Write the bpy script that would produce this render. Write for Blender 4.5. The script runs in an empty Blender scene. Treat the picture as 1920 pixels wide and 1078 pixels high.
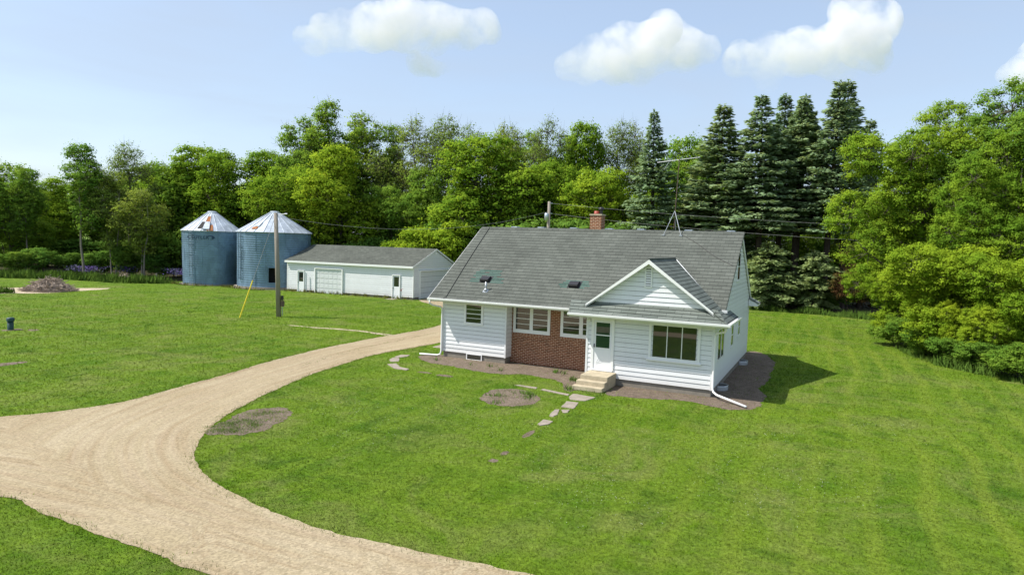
import bpy, bmesh, math, random
import numpy as np
from mathutils import Vector, Matrix, geometry

random.seed(7)
RNG = np.random.default_rng(7)
scene = bpy.context.scene
COL = scene.collection
R = math.radians

# ------------------------------------------------------------------ camera
F_PX = 1234.7                       # focal length in pixels of a 1920 wide picture
CAM = np.array([17.143, -27.551, 5.696])
_yaw, _pit, _rol = R(-26.002), R(3.874), R(1.787)
_r = np.array([math.cos(_yaw), -math.sin(_yaw), 0.0])
_fw = np.array([math.sin(_yaw), math.cos(_yaw), 0.0])
_up = np.array([0, 0, 1.0])
FWD = _fw * math.cos(_pit) - _up * math.sin(_pit)
VUP = _up * math.cos(_pit) + _fw * math.sin(_pit)
XC = math.cos(_rol) * _r + math.sin(_rol) * VUP
YC = -math.sin(_rol) * _r + math.cos(_rol) * VUP


def at(px, py, depth):
    """point seen at a pixel of the 1920x1078 photograph, so many metres away"""
    d = XC * (px - 960) / F_PX - YC * (py - 539) / F_PX + FWD
    return CAM + d * depth


def foot(px, depth, top_py):
    """ground point below the thing whose top shows at (px, top_py), and its height"""
    p = at(px, top_py, depth)
    return p[0], p[1], p[2]


cam_data = bpy.data.cameras.new('camera')
cam = bpy.data.objects.new('camera', cam_data)
COL.objects.link(cam)
m = Matrix.Identity(4)
for i in range(3):
    m[i][0], m[i][1], m[i][2], m[i][3] = XC[i], YC[i], -FWD[i], CAM[i]
cam.matrix_world = m
cam_data.sensor_width = 36.0
cam_data.lens = 36.0 * F_PX / 1920
cam_data.clip_start = 0.1
cam_data.clip_end = 20000
scene.camera = cam


# ------------------------------------------------------------------ mesh helpers
class MB:
    def __init__(self):
        self.v, self.f = [], []

    def add(self, vs, fs):
        n = len(self.v)
        self.v.extend([tuple(p) for p in vs])
        self.f.extend([tuple(i + n for i in f) for f in fs])
        return self

    def box(self, x0, x1, y0, y1, z0, z1):
        return self.fbox(WORLD, x0, x1, z0, z1, y0, y1, flip=True)

    def fbox(self, fr, u0, u1, z0, z1, n0, n1, flip=False):
        o, u, n = fr
        if flip:
            n = Vector((0, 1, 0))
        P = lambda a, b, c: o + u * a + n * b + Vector((0, 0, c))
        vs = [P(u0, n0, z0), P(u1, n0, z0), P(u1, n1, z0), P(u0, n1, z0),
              P(u0, n0, z1), P(u1, n0, z1), P(u1, n1, z1), P(u0, n1, z1)]
        return self.add(vs, [(0, 3, 2, 1), (4, 5, 6, 7), (0, 1, 5, 4), (1, 2, 6, 5), (2, 3, 7, 6), (3, 0, 4, 7)])

    def prism(self, poly, d):
        """closed prism: polygon (3d points) swept by vector d"""
        k = len(poly)
        d = Vector(d)
        vs = [Vector(p) for p in poly] + [Vector(p) + d for p in poly]
        fs = [tuple(range(k))[::-1], tuple(range(k, 2 * k))]
        fs += [(i, (i + 1) % k, (i + 1) % k + k, i + k) for i in range(k)]
        return self.add(vs, fs)

    def tube(self, pts, r, seg=8, cap=True):
        pts = [Vector(p) for p in pts]
        if not hasattr(r, '__len__'):
            r = [r] * len(pts)
        base = len(self.v)
        prev = None
        for i, p in enumerate(pts):
            t = (pts[min(i + 1, len(pts) - 1)] - pts[max(i - 1, 0)])
            t = t.normalized() if t.length > 1e-9 else Vector((0, 0, 1))
            if prev is None:
                a = t.cross(Vector((0, 0, 1)))
                if a.length < 1e-3:
                    a = t.cross(Vector((1, 0, 0)))
            else:
                a = prev - t * prev.dot(t)
            a.normalize()
            prev = a
            b = t.cross(a)
            for k in range(seg):
                q = 2 * math.pi * k / seg
                self.v.append(tuple(p + (a * math.cos(q) + b * math.sin(q)) * r[i]))
        for i in range(len(pts) - 1):
            for k in range(seg):
                s = base + i * seg
                self.f.append((s + k, s + (k + 1) % seg, s + seg + (k + 1) % seg, s + seg + k))
        if cap:
            self.f.append(tuple(base + k for k in range(seg))[::-1])
            e = base + (len(pts) - 1) * seg
            self.f.append(tuple(e + k for k in range(seg)))
        return self

    def lathe(self, prof, cx, cy, seg=32, a0=0.0, a1=2 * math.pi):
        base = len(self.v)
        full = abs(a1 - a0 - 2 * math.pi) < 1e-6
        n = seg if full else seg + 1
        for (r_, z) in prof:
            for k in range(n):
                q = a0 + (a1 - a0) * k / seg
                self.v.append((cx + r_ * math.cos(q), cy + r_ * math.sin(q), z))
        for i in range(len(prof) - 1):
            for k in range(seg):
                k2 = (k + 1) % n
                self.f.append((base + i * n + k, base + i * n + k2, base + (i + 1) * n + k2, base + (i + 1) * n + k))
        return self

    def build(self, name, mat, parent=None, smooth=False):
        me = bpy.data.meshes.new(name)
        me.from_pydata(self.v, [], self.f)
        me.update()
        return link(name, me, mat, parent, smooth)


WORLD = (Vector((0, 0, 0)), Vector((1, 0, 0)), Vector((0, -1, 0)))


def link(name, me, mat, parent=None, smooth=False):
    if mat is not None:
        me.materials.append(mat)
    if smooth:
        me.polygons.foreach_set('use_smooth', [True] * len(me.polygons))
    o = bpy.data.objects.new(name, me)
    COL.objects.link(o)
    if parent:
        o.parent = parent
    return o


def tag(o, label=None, cat=None, group=None, kind=None):
    if label: o['label'] = label
    if cat: o['category'] = cat
    if group: o['group'] = group
    if kind: o['kind'] = kind
    return o


def thing(name, label, cat, loc=(0, 0, 0), rz=0.0, group=None):
    o = bpy.data.objects.new(name, None)
    o.empty_display_size = 0.3
    COL.objects.link(o)
    o.location = loc
    o.rotation_euler = (0, 0, rz)
    return tag(o, label, cat, group)


def np_mesh(name, V, n_per, puff=None):
    """faces made of consecutive groups of n_per vertices"""
    V = np.asarray(V, np.float32)
    nf = len(V) // n_per
    me = bpy.data.meshes.new(name)
    me.vertices.add(len(V))
    me.vertices.foreach_set('co', V.ravel())
    me.loops.add(len(V))
    me.loops.foreach_set('vertex_index', np.arange(len(V), dtype=np.int32))
    me.polygons.add(nf)
    me.polygons.foreach_set('loop_start', np.arange(0, len(V), n_per, dtype=np.int32))
    me.update(calc_edges=True)
    if puff is not None:
        at_ = me.attributes.new('puff', 'FLOAT_VECTOR', 'FACE')
        at_.data.foreach_set('vector', np.asarray(puff, np.float32).ravel())
    return me


def inpoly(P, poly):
    x, y = P[:, 0], P[:, 1]
    ins = np.zeros(len(P), bool)
    k = len(poly)
    for i in range(k):
        x0, y0 = poly[i]
        x1, y1 = poly[(i + 1) % k]
        if y0 == y1:
            continue
        c = ((y0 > y) != (y1 > y)) & (x < (x1 - x0) * (y - y0) / (y1 - y0) + x0)
        ins ^= c
    return ins


def smooth_poly(pts, step=0.15, amp=0.0, closed=True, seed=0, freq=1.0):
    """Catmull-Rom through the points, resampled, with a ragged edge"""
    rg = random.Random(seed)
    P = [Vector((p[0], p[1], 0)) for p in pts]
    k = len(P)
    out = []
    for i in range(k if closed else k - 1):
        p0 = P[(i - 1) % k] if closed or i > 0 else P[0]
        p1, p2 = P[i], P[(i + 1) % k]
        p3 = P[(i + 2) % k] if closed or i + 2 < k else P[-1]
        n = max(1, int((p2 - p1).length / step))
        for j in range(n):
            t = j / n
            q = 0.5 * ((2 * p1) + (p2 - p0) * t + (2 * p0 - 5 * p1 + 4 * p2 - p3) * t * t + (3 * p1 - p0 - 3 * p2 + p3) * t ** 3)
            out.append(q)
    if not closed:
        out.append(P[-1])
    if amp:
        res = []
        ph = [rg.uniform(0, 6.28) for _ in range(4)]
        L = 0.0
        for i, q in enumerate(out):
            t = out[(i + 1) % len(out)] - out[i - 1]
            nrm = Vector((t.y, -t.x, 0)).normalized() if t.length > 1e-6 else Vector((0, 0, 0))
            L += step
            w = amp * (0.5 * math.sin(L * 1.3 * freq + ph[0]) + 0.35 * math.sin(L * 3.1 * freq + ph[1]) + 0.3 * math.sin(L * 7.7 * freq + ph[2]) + rg.uniform(-.55, .55))
            res.append(q + nrm * w)
        out = res
    return [(q.x, q.y) for q in out]


def sheet(name, poly, z, mat, grid=None, label=None):
    """flat sheet with that outline, optionally with inner vertices"""
    pts = [Vector(p) for p in poly]
    nb = len(pts)
    if grid:
        a = np.array(poly)
        xs = np.arange(a[:, 0].min(), a[:, 0].max(), grid)
        ys = np.arange(a[:, 1].min(), a[:, 1].max(), grid)
        G = np.stack(np.meshgrid(xs, ys), -1).reshape(-1, 2)
        G = G[inpoly(G, poly)]
        pts += [Vector((float(p[0]), float(p[1]))) for p in G]
    v, e, f, *_ = geometry.delaunay_2d_cdt(pts, [(i, (i + 1) % nb) for i in range(nb)], [], 1, 1e-4)
    me = bpy.data.meshes.new(name)
    me.from_pydata([(p[0], p[1], z) for p in v], [], [tuple(q) for q in f])
    me.update()
    bm = bmesh.new()
    bm.from_mesh(me)
    for fc in bm.faces:
        if fc.normal.z < 0:
            fc.normal_flip()
    bm.to_mesh(me)
    bm.free()
    o = link(name, me, mat)
    tag(o, kind='structure')
    return o


# ------------------------------------------------------------------ material helpers
class NT:
    def __init__(self, name):
        self.m = bpy.data.materials.new(name)
        self.m.use_nodes = True
        self.t = self.m.node_tree
        self.t.nodes.clear()
        self.out = self.n('ShaderNodeOutputMaterial')

    def n(self, kind, **kw):
        nd = self.t.nodes.new(kind)
        for k, v in kw.items():
            if k in nd.inputs:
                self.set(nd, k, v)
            else:
                setattr(nd, k, v)
        return nd

    def set(self, nd, k, v):
        if isinstance(v, bpy.types.NodeSocket):
            self.t.links.new(v, nd.inputs[k])
        else:
            if isinstance(v, tuple) and len(v) == 3 and len(getattr(nd.inputs[k], 'default_value', ())) == 4:
                v = v + (1,)
            nd.inputs[k].default_value = v

    def link(self, a, b):
        self.t.links.new(a, b)

    def noise(self, vec, scale, detail=3, rough=.55, dist=0.0):
        nd = self.n('ShaderNodeTexNoise')
        self.set(nd, 'Vector', vec)
        nd.inputs['Scale'].default_value = scale
        nd.inputs['Detail'].default_value = detail
        nd.inputs['Roughness'].default_value = rough
        nd.inputs['Distortion'].default_value = dist
        return nd.outputs['Fac']

    def ramp(self, fac, stops, interp='LINEAR'):
        nd = self.n('ShaderNodeValToRGB')
        nd.color_ramp.interpolation = interp
        el = nd.color_ramp.elements
        while len(el) < len(stops):
            el.new(.5)
        for e, (p, c) in zip(el, stops):
            e.position = p
            e.color = (c, c, c, 1) if isinstance(c, (int, float)) else (*c, 1)
        self.link(fac, nd.inputs['Fac'])
        return nd.outputs['Color']

    def mix(self, fac, a, b, blend='MIX'):
        nd = self.n('ShaderNodeMix', data_type='RGBA', blend_type=blend)
        for sock, v in ((nd.inputs[0], fac), (nd.inputs[6], a), (nd.inputs[7], b)):
            if isinstance(v, bpy.types.NodeSocket):
                self.link(v, sock)
            elif isinstance(v, tuple):
                sock.default_value = (*v, 1)
            else:
                sock.default_value = v
        return nd.outputs[2]

    def math(self, op, a, b=None, clamp=False):
        nd = self.n('ShaderNodeMath', operation=op, use_clamp=clamp)
        for i, v in enumerate((a, b)):
            if v is None: continue
            if isinstance(v, bpy.types.NodeSocket):
                self.link(v, nd.inputs[i])
            else:
                nd.inputs[i].default_value = v
        return nd.outputs[0]

    def mapping(self, vec, scale=(1, 1, 1), rot=(0, 0, 0), loc=(0, 0, 0)):
        nd = self.n('ShaderNodeMapping')
        self.link(vec, nd.inputs['Vector'])
        nd.inputs['Scale'].default_value = scale
        nd.inputs['Rotation'].default_value = rot
        nd.inputs['Location'].default_value = loc
        return nd.outputs[0]

    def pos(self):
        return self.n('ShaderNodeNewGeometry').outputs['Position']

    def obj(self):
        return self.n('ShaderNodeTexCoord').outputs['Object']

    def bump(self, h, strength=.4, dist=.02):
        nd = self.n('ShaderNodeBump')
        self.link(h, nd.inputs['Height'])
        nd.inputs['Strength'].default_value = strength
        nd.inputs['Distance'].default_value = dist
        return nd.outputs[0]

    def pbr(self, color, rough=.6, metal=0.0, spec=.5, normal=None, **kw):
        nd = self.n('ShaderNodeBsdfPrincipled')
        self.set(nd, 'Base Color', color)
        self.set(nd, 'Roughness', rough)
        nd.inputs['Metallic'].default_value = metal
        nd.inputs['Specular IOR Level'].default_value = spec
        if normal is not None:
            self.link(normal, nd.inputs['Normal'])
        for k, v in kw.items():
            self.set(nd, k, v)
        self.link(nd.outputs[0], self.out.inputs['Surface'])
        return self.m


def simple(name, col, rough=.6, metal=0.0, spec=.4, var=.12, scale=3.0):
    t = NT(name)
    p = t.obj()
    f = t.noise(p, scale, 5, .65)
    c = t.mix(t.ramp(f, [(.3, 0.0), (.7, 1.0)]), tuple(x * (1 - var) for x in col), tuple(min(1, x * (1 + var)) for x in col))
    return t.pbr(c, rough, metal, spec)


def lawn_color(t, p):
    """grass colour by place: shared by the ground sheet and the blades on it"""
    n1 = t.noise(p, .16, 4, .6, .6)
    n2 = t.noise(p, .9, 5, .65, .4)
    st = t.noise(t.mapping(p, (.10, 1.1, 1), (0, 0, R(-52))), 1.0, 4, .6)       # mowing passes, far side
    st2 = t.noise(t.mapping(p, (1.3, .06, 1), (0, 0, R(12))), 1.0, 3, .5)
    c = t.mix(t.ramp(n1, [(.36, 0.0), (.60, 1.0)]), (.068, .142, .0080), (.114, .190, .0105))
    c = t.mix(t.math('MULTIPLY', t.ramp(n2, [(.40, 0.0), (.66, 1.0)]), .7), c, (.066, .140, .0085))
    c = t.mix(t.math('MULTIPLY', t.ramp(st, [(.44, 0.0), (.66, 1.0)]), .60), c, (.155, .218, .032))
    c = t.mix(t.math('MULTIPLY', t.ramp(st2, [(.45, 0.0), (.60, 1.0)]), .60), c, (.134, .208, .018))
    n3 = t.noise(p, .33, 5, .7, 1.0)
    c = t.mix(t.math('MULTIPLY', t.ramp(n3, [(.50, 0.0), (.66, 1.0)]), .68), c, (.168, .195, .050))
    n4 = t.noise(p, .55, 6, .72, .8)
    c = t.mix(t.math('MULTIPLY', t.ramp(n4, [(.54, 0.0), (.66, 1.0)]), .65), c, (.046, .096, .0085))
    sp_ = t.n('ShaderNodeSeparateXYZ', Vector=p)
    bend = t.noise(p, .09, 3, .5)
    wv = t.math('SINE', t.math('ADD', t.math('MULTIPLY', sp_.outputs[0], 5.2), t.math('MULTIPLY', bend, 14)))
    east = t.ramp(t.math('MULTIPLY', t.math('SUBTRACT', sp_.outputs[0], 8.0), .1), [(0, 0.0), (1, 1.0)])      # mown in stripes east of the house
    amt = t.math('MULTIPLY', east, t.ramp(t.noise(p, .12, 2), [(.35, .2), (.6, 1.0)]))
    c = t.mix(t.math('MULTIPLY', amt, t.ramp(wv, [(.3, 0.0), (.9, .62)])), c, (.172, .232, .026))
    n5 = t.noise(p, 4.5, 5, .8, .5)
    c = t.mix(1.0, c, t.ramp(n5, [(.28, .74), (.5, 1.0), (.72, 1.22)]), 'MULTIPLY')
    return c


def mat_lawn():
    t = NT('lawn')
    p = t.pos()
    c = lawn_color(t, p)
    f = t.noise(p, 9.0, 6, .75)
    c = t.mix(1.0, c, t.ramp(f, [(.25, .40), (.5, 1.0), (.78, 1.45)]), 'MULTIPLY')  # fine dark speckle paints the blades' self-shadow into the ground colour
    h = t.noise(p, 14.0, 5, .8)
    return t.pbr(c, .9, 0, .1, t.bump(h, .9, .05))


def mat_blades(name='grass_blade', col=None):
    t = NT(name)
    p = t.pos()
    c = lawn_color(t, p) if col is None else t.mix(t.noise(p, .8, 3), col[0], col[1])
    ri = t.n('ShaderNodeNewGeometry').outputs['Random Per Island']
    c = t.mix(1.0, c, t.ramp(ri, [(0, .82), (.5, 1.02), (.93, 1.18), (1, 1.35)]), 'MULTIPLY')
    return leaf_shader(t, c, .12, .0, .75)


def leaf_shader(t, c, trans=.35, gloss=.0, up=0.0, puff=0.0):
    d = t.n('ShaderNodeBsdfDiffuse', Color=c)
    if puff:
        # leaves of a tuft overlap like scales: shade them by the tuft's own rounded form
        at_ = t.n('ShaderNodeAttribute', attribute_name='puff')
        vt = t.n('ShaderNodeVectorTransform', vector_type='VECTOR', convert_from='OBJECT', convert_to='WORLD')
        t.link(at_.outputs['Vector'], vt.inputs[0])
        v1 = t.n('ShaderNodeVectorMath', operation='NORMALIZE')
        t.link(vt.outputs[0], v1.inputs[0])
        v2 = t.n('ShaderNodeVectorMath', operation='SCALE')
        t.link(v1.outputs[0], v2.inputs[0])
        v2.inputs['Scale'].default_value = puff
        g = t.n('ShaderNodeNewGeometry')
        v3 = t.n('ShaderNodeVectorMath', operation='SCALE')
        t.link(g.outputs['Normal'], v3.inputs[0])
        v3.inputs['Scale'].default_value = 1 - puff
        v4 = t.n('ShaderNodeVectorMath', operation='ADD')
        t.link(v2.outputs[0], v4.inputs[0]); t.link(v3.outputs[0], v4.inputs[1])
        v5 = t.n('ShaderNodeVectorMath', operation='NORMALIZE')
        t.link(v4.outputs[0], v5.inputs[0])
        t.link(v5.outputs[0], d.inputs['Normal'])
    if up:
        # blades bend over: shade them as the sward they form
        g = t.n('ShaderNodeNewGeometry')
        a = t.n('ShaderNodeVectorMath', operation='SCALE')
        t.link(g.outputs['Normal'], a.inputs[0])
        a.inputs['Scale'].default_value = 1 - up
        b = t.n('ShaderNodeVectorMath', operation='ADD')
        t.link(a.outputs[0], b.inputs[0])
        b.inputs[1].default_value = (0, 0, up)
        nn = t.n('ShaderNodeVectorMath', operation='NORMALIZE')
        t.link(b.outputs[0], nn.inputs[0])
        t.link(nn.outputs[0], d.inputs['Normal'])
    tr = t.n('ShaderNodeBsdfTranslucent', Color=t.mix(1.0, c, (1.15, 1.1, .7), 'MULTIPLY'))
    mx = t.n('ShaderNodeMixShader', Fac=trans)
    t.link(d.outputs[0], mx.inputs[1])
    t.link(tr.outputs[0], mx.inputs[2])
    if not gloss:
        t.link(mx.outputs[0], t.out.inputs['Surface'])
        return t.m
    gl = t.n('ShaderNodeBsdfGlossy', Roughness=.5, Color=(.9, .95, 1))
    m2 = t.n('ShaderNodeMixShader', Fac=gloss)
    t.link(mx.outputs[0], m2.inputs[1])
    t.link(gl.outputs[0], m2.inputs[2])
    t.link(m2.outputs[0], t.out.inputs['Surface'])
    return t.m


def mat_leaf(name, lo, hi, hot, trans=.35, gloss=0.0, puff=.68):
    t = NT(name)
    g = t.n('ShaderNodeNewGeometry')
    oi = t.n('ShaderNodeObjectInfo').outputs['Random']
    c = t.mix(g.outputs['Random Per Island'], lo, hi)
    n = t.noise(t.pos(), .55, 3, .6)
    c = t.mix(t.ramp(n, [(.42, 0.0), (.68, .85)]), c, hot)
    c = t.mix(1.0, c, t.ramp(oi, [(0, (.80, .86, .9)), (.5, (1, 1, 1)), (1, (1.22, 1.12, 1.0))]), 'MULTIPLY')
    return leaf_shader(t, c, trans, gloss, 0.0, puff)


def mat_bark(name, a, b):
    t = NT(name)
    p = t.obj()
    f = t.noise(t.mapping(p, (6, 6, 1.2)), 2.0, 5, .7)
    return t.pbr(t.mix(f, a, b), .9, 0, .1, t.bump(f, .6, .04))


def mat_shingle(name, c1, c2, gap, row=.15, line=.16, dark=.62, bw=.34):
    t = NT(name)
    tc = t.n('ShaderNodeTexCoord')
    sp = t.n('ShaderNodeSeparateXYZ', Vector=tc.outputs['Object'])
    sn = t.n('ShaderNodeSeparateXYZ', Vector=tc.outputs['Normal'])
    side = t.math('GREATER_THAN', t.math('ABSOLUTE', sn.outputs[0]), t.math('ABSOLUTE', sn.outputs[1]))
    along = t.n('ShaderNodeMix', data_type='FLOAT')
    t.link(side, along.inputs[0]); t.link(sp.outputs[0], along.inputs[2]); t.link(sp.outputs[1], along.inputs[3])
    cv = t.n('ShaderNodeCombineXYZ', X=along.outputs[0], Y=t.math('MULTIPLY', sp.outputs[2], 1.77))
    wob = t.noise(cv.outputs[0], 2.5, 2)
    bt = t.n('ShaderNodeTexBrick', offset=.5, squash=1.0)
    t.link(cv.outputs[0], bt.inputs['Vector'])
    for k, v in (('Scale', 1.0), ('Brick Width', bw), ('Row Height', row), ('Mortar Size', .007), ('Mortar Smooth', .4), ('Bias', 0.0)):
        bt.inputs[k].default_value = v
    bt.inputs['Color1'].default_value = (*c1, 1)
    bt.inputs['Color2'].default_value = (*c2, 1)
    bt.inputs['Mortar'].default_value = (*gap, 1)
    big = t.noise(tc.outputs['Object'], .5, 4, .6)
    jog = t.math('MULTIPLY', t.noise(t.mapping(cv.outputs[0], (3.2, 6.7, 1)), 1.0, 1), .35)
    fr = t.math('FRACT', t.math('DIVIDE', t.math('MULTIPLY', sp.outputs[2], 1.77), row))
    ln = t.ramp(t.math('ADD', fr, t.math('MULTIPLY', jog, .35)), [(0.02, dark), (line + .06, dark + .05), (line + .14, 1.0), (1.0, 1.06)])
    fine = t.noise(tc.outputs['Object'], 22, 4, .7)
    c = t.mix(1.0, bt.outputs['Color'], t.ramp(big, [(.3, .86), (.7, 1.14)]), 'MULTIPLY')
    c = t.mix(1.0, c, t.ramp(fine, [(.3, .86), (.7, 1.14)]), 'MULTIPLY')
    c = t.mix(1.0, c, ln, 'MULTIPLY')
    h = t.math('SUBTRACT', t.math('MULTIPLY', wob, .3), bt.outputs['Fac'])
    return t.pbr(c, .92, 0, .15, t.bump(h, .6, .012))


def mat_brick(name, vert=False):
    t = NT(name)
    sp = t.n('ShaderNodeSeparateXYZ', Vector=t.obj())
    s = t.math('ADD', sp.outputs[0], sp.outputs[1])
    a, b = (sp.outputs[2], s) if vert else (s, sp.outputs[2])
    cv = t.n('ShaderNodeCombineXYZ', X=a, Y=b)
    bt = t.n('ShaderNodeTexBrick', offset=.5)
    t.link(cv.outputs[0], bt.inputs['Vector'])
    for k, v in (('Scale', 1.0), ('Brick Width', .215), ('Row Height', .078), ('Mortar Size', .0092), ('Mortar Smooth', .1), ('Bias', -.1)):
        bt.inputs[k].default_value = v
    bt.inputs['Color1'].default_value = (.165, .050, .021, 1)
    bt.inputs['Color2'].default_value = (.265, .093, .042, 1)
    bt.inputs['Mortar'].default_value = (.54, .40, .28, 1)
    n = t.noise(t.obj(), 9, 4, .7)
    c = t.mix(1.0, bt.outputs['Color'], t.ramp(n, [(.3, .72), (.7, 1.25)]), 'MULTIPLY')
    return t.pbr(c, .85, 0, .2, t.bump(t.math('SUBTRACT', 1.0, bt.outputs['Fac']), .5, .008))


def mat_paint(name, col, rough=.45, dirt=.10, splash=0.0):
    t = NT(name)
    p = t.obj()
    f = t.noise(t.mapping(p, (1.2, 1.2, .5)), 1.5, 5, .65)
    g = t.noise(t.mapping(p, (8, 8, .7)), 1.5, 4, .7)
    c = t.mix(t.ramp(f, [(.35, 0.0), (.75, dirt)]), col, tuple(x * .75 for x in col))
    c = t.mix(t.ramp(g, [(.5, 0.0), (.8, dirt)]), c, (.45, .42, .36))
    if splash:
        z = t.n('ShaderNodeSeparateXYZ', Vector=p).outputs[2]
        low = t.ramp(t.math('ADD', z, t.math('MULTIPLY', g, .5)), [(.45, splash), (1.0, 0.0)])       # soil splashed up by rain
        c = t.mix(low, c, (.42, .36, .28))
        row = t.n('ShaderNodeTexWhiteNoise', noise_dimensions='2D')
        cv = t.n('ShaderNodeCombineXYZ', X=t.math('FLOOR', t.math('DIVIDE', z, .19)), Y=t.math('FLOOR', t.math('DIVIDE', t.n('ShaderNodeSeparateXYZ', Vector=p).outputs[0], 3.66)))
        t.link(cv.outputs[0], row.inputs['Vector'])
        c = t.mix(1.0, c, t.ramp(row.outputs['Value'], [(0, .93), (1, 1.0)]), 'MULTIPLY')
    return t.pbr(c, rough, 0, .35)


def mat_gravel():
    t = NT('gravel')
    p = t.pos()
    uv = t.n('ShaderNodeUVMap', uv_map='lane').outputs[0]
    big = t.noise(p, .35, 4, .6, .3)
    st = t.noise(t.mapping(uv, (.10, 2.6, 1)), 1.0, 4, .6)
    st2 = t.noise(t.mapping(uv, (.25, 5, 1)), 1.0, 4, .7)
    c = t.mix(t.ramp(big, [(.3, 0.0), (.7, 1.0)]), (.298, .238, .144), (.350, .290, .188))
    c = t.mix(t.ramp(st, [(.44, 0.0), (.70, .70)]), c, (.240, .172, .100))
    c = t.mix(t.ramp(st2, [(.42, 0.0), (.72, .35)]), c, (.44, .365, .265))
    vo = t.n('ShaderNodeTexVoronoi')
    t.link(p, vo.inputs['Vector'])
    vo.inputs['Scale'].default_value = 26
    f = t.noise(p, 16, 6, .8)
    c = t.mix(1.0, c, t.ramp(f, [(.25, .84), (.5, 1.0), (.75, 1.12)]), 'MULTIPLY')
    gy_ = t.n('ShaderNodeRGBToBW', Color=vo.outputs['Color'])
    c = t.mix(1.0, c, t.ramp(gy_.outputs[0], [(.15, .80), (.85, 1.2)]), 'MULTIPLY')
    f2 = t.noise(p, 3.2, 5, .8)
    c = t.mix(t.ramp(f2, [(.62, 0.0), (.70, .35)]), c, (.15, .115, .068))
    h = t.math('ADD', t.math('MULTIPLY', vo.outputs['Distance'], .5), f)
    return t.pbr(c, .95, 0, .1, t.bump(h, .25, .02))


def mat_soil(name, a, b, pebble=(.45, .40, .36)):
    t = NT(name)
    p = t.pos()
    f = t.noise(p, 1.6, 6, .75, .5)
    c = t.mix(t.ramp(f, [(.3, 0.0), (.7, 1.0)]), a, b)
    g = t.noise(p, 17, 5, .8)
    c = t.mix(1.0, c, t.ramp(g, [(.25, .38), (.5, 1.0), (.8, 1.75)]), 'MULTIPLY')
    vo = t.n('ShaderNodeTexVoronoi')
    t.link(p, vo.inputs['Vector'])
    vo.inputs['Scale'].default_value = 7
    g2 = t.noise(p, 5.5, 4, .75, .6)
    c = t.mix(1.0, c, t.ramp(g2, [(.30, .66), (.52, 1.0), (.72, 1.28)]), 'MULTIPLY')
    c = t.mix(t.ramp(vo.outputs['Distance'], [(.03, .8), (.08, 0.0)]), c, pebble)
    return t.pbr(c, .95, 0, .1, t.bump(g, .8, .04))


def mat_concrete(name, col):
    t = NT(name)
    p = t.obj()
    f = t.noise(p, 2.5, 6, .7)
    g = t.noise(p, 30, 4, .7)
    c = t.mix(t.ramp(f, [(.3, 0.0), (.7, 1.0)]), tuple(x * .72 for x in col), tuple(x * 1.12 for x in col))
    c = t.mix(1.0, c, t.ramp(g, [(.3, .85), (.7, 1.12)]), 'MULTIPLY')
    return t.pbr(c, .9, 0, .2, t.bump(t.math('ADD', f, g), .3, .01))


def mat_galv(name, col, metal=.6, rough=.45, band=0.0):
    t = NT(name)
    p = t.obj()
    f = t.noise(t.mapping(p, (1, 1, .25)), 1.8, 5, .7)
    vo = t.n('ShaderNodeTexVoronoi')
    t.link(p, vo.inputs['Vector'])
    vo.inputs['Scale'].default_value = 1.3
    c = t.mix(t.ramp(f, [(.3, 0.0), (.7, 1.0)]), tuple(x * .82 for x in col), tuple(min(1, x * 1.15) for x in col))
    gy_ = t.n('ShaderNodeRGBToBW', Color=vo.outputs['Color'])
    c = t.mix(1.0, c, t.ramp(gy_.outputs[0], [(.2, .9), (.8, 1.1)]), 'MULTIPLY')
    r_ = t.math('ADD', t.math('MULTIPLY', f, .25), rough - .12)
    return t.pbr(c, r_, metal, .5)


def mat_glass(name, base=(.030, .034, .028), ior=2.1):
    t = NT(name)
    p = t.obj()
    f = t.noise(p, .8, 2, .5)
    c = t.mix(f, tuple(x * .6 for x in base), tuple(x * 1.5 for x in base))
    return t.pbr(c, .02, 0, .5, t.bump(f, .02, .02), IOR=ior)


M = {}
M['siding'] = mat_paint('white_siding', (.78, .79, .80), .45, .14, .30)
M['siding_gap'] = simple('siding_gap_shade', (.30, .31, .32), .8)  # dark grey paints the lap shadow line into the groove faces
M['trim'] = mat_paint('white_trim', (.82, .82, .81), .35, .06)
M['door'] = mat_paint('white_door', (.79, .80, .82), .35, .04)
M['garage_door'] = mat_paint('garage_door_paint', (.66, .68, .68), .4, .2)
M['door_groove'] = simple('garage_door_groove', (.16, .17, .17), .7)
M['shingle'] = mat_shingle('grey_shingle', (.094, .102, .088), (.118, .127, .110), (.052, .060, .054), .245, .18, .60, .36)
M['shingle_wing'] = mat_shingle('grey_green_shingle', (.115, .133, .117), (.160, .180, .160), (.05, .06, .055), .215, .18, .36, .6)
M['shingle_patch'] = mat_shingle('new_green_shingle', (.052, .112, .092), (.078, .140, .118), (.03, .05, .045))
M['shingle_garage'] = mat_shingle('garage_shingle', (.080, .087, .074), (.112, .120, .102), (.06, .064, .054))
M['brick'] = mat_brick('brown_brick')
M['brick_soldier'] = mat_brick('brown_brick_upright', True)
M['foundation'] = mat_concrete('foundation_block', (.25, .225, .185))
M['concrete'] = mat_concrete('step_concrete', (.47, .40, .28))
M['flag'] = mat_concrete('flagstone', (.31, .265, .215))
M['glass'] = mat_glass('window_glass', (.016, .020, .017), 1.95)
M['glass_green'] = mat_glass('door_glass', (.012, .042, .028), 1.7)
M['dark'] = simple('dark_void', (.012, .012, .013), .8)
M['black'] = simple('black_metal', (.030, .028, .030), .45, .2)
M['galv'] = mat_galv('galvanised', (.50, .55, .60), .7, .42)
M['galv_wall'] = mat_galv('galvanised_wall', (.160, .250, .340), .40, .50)
M['galv_dark'] = mat_galv('galvanised_dark', (.10, .15, .19), .3, .55)
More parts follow.
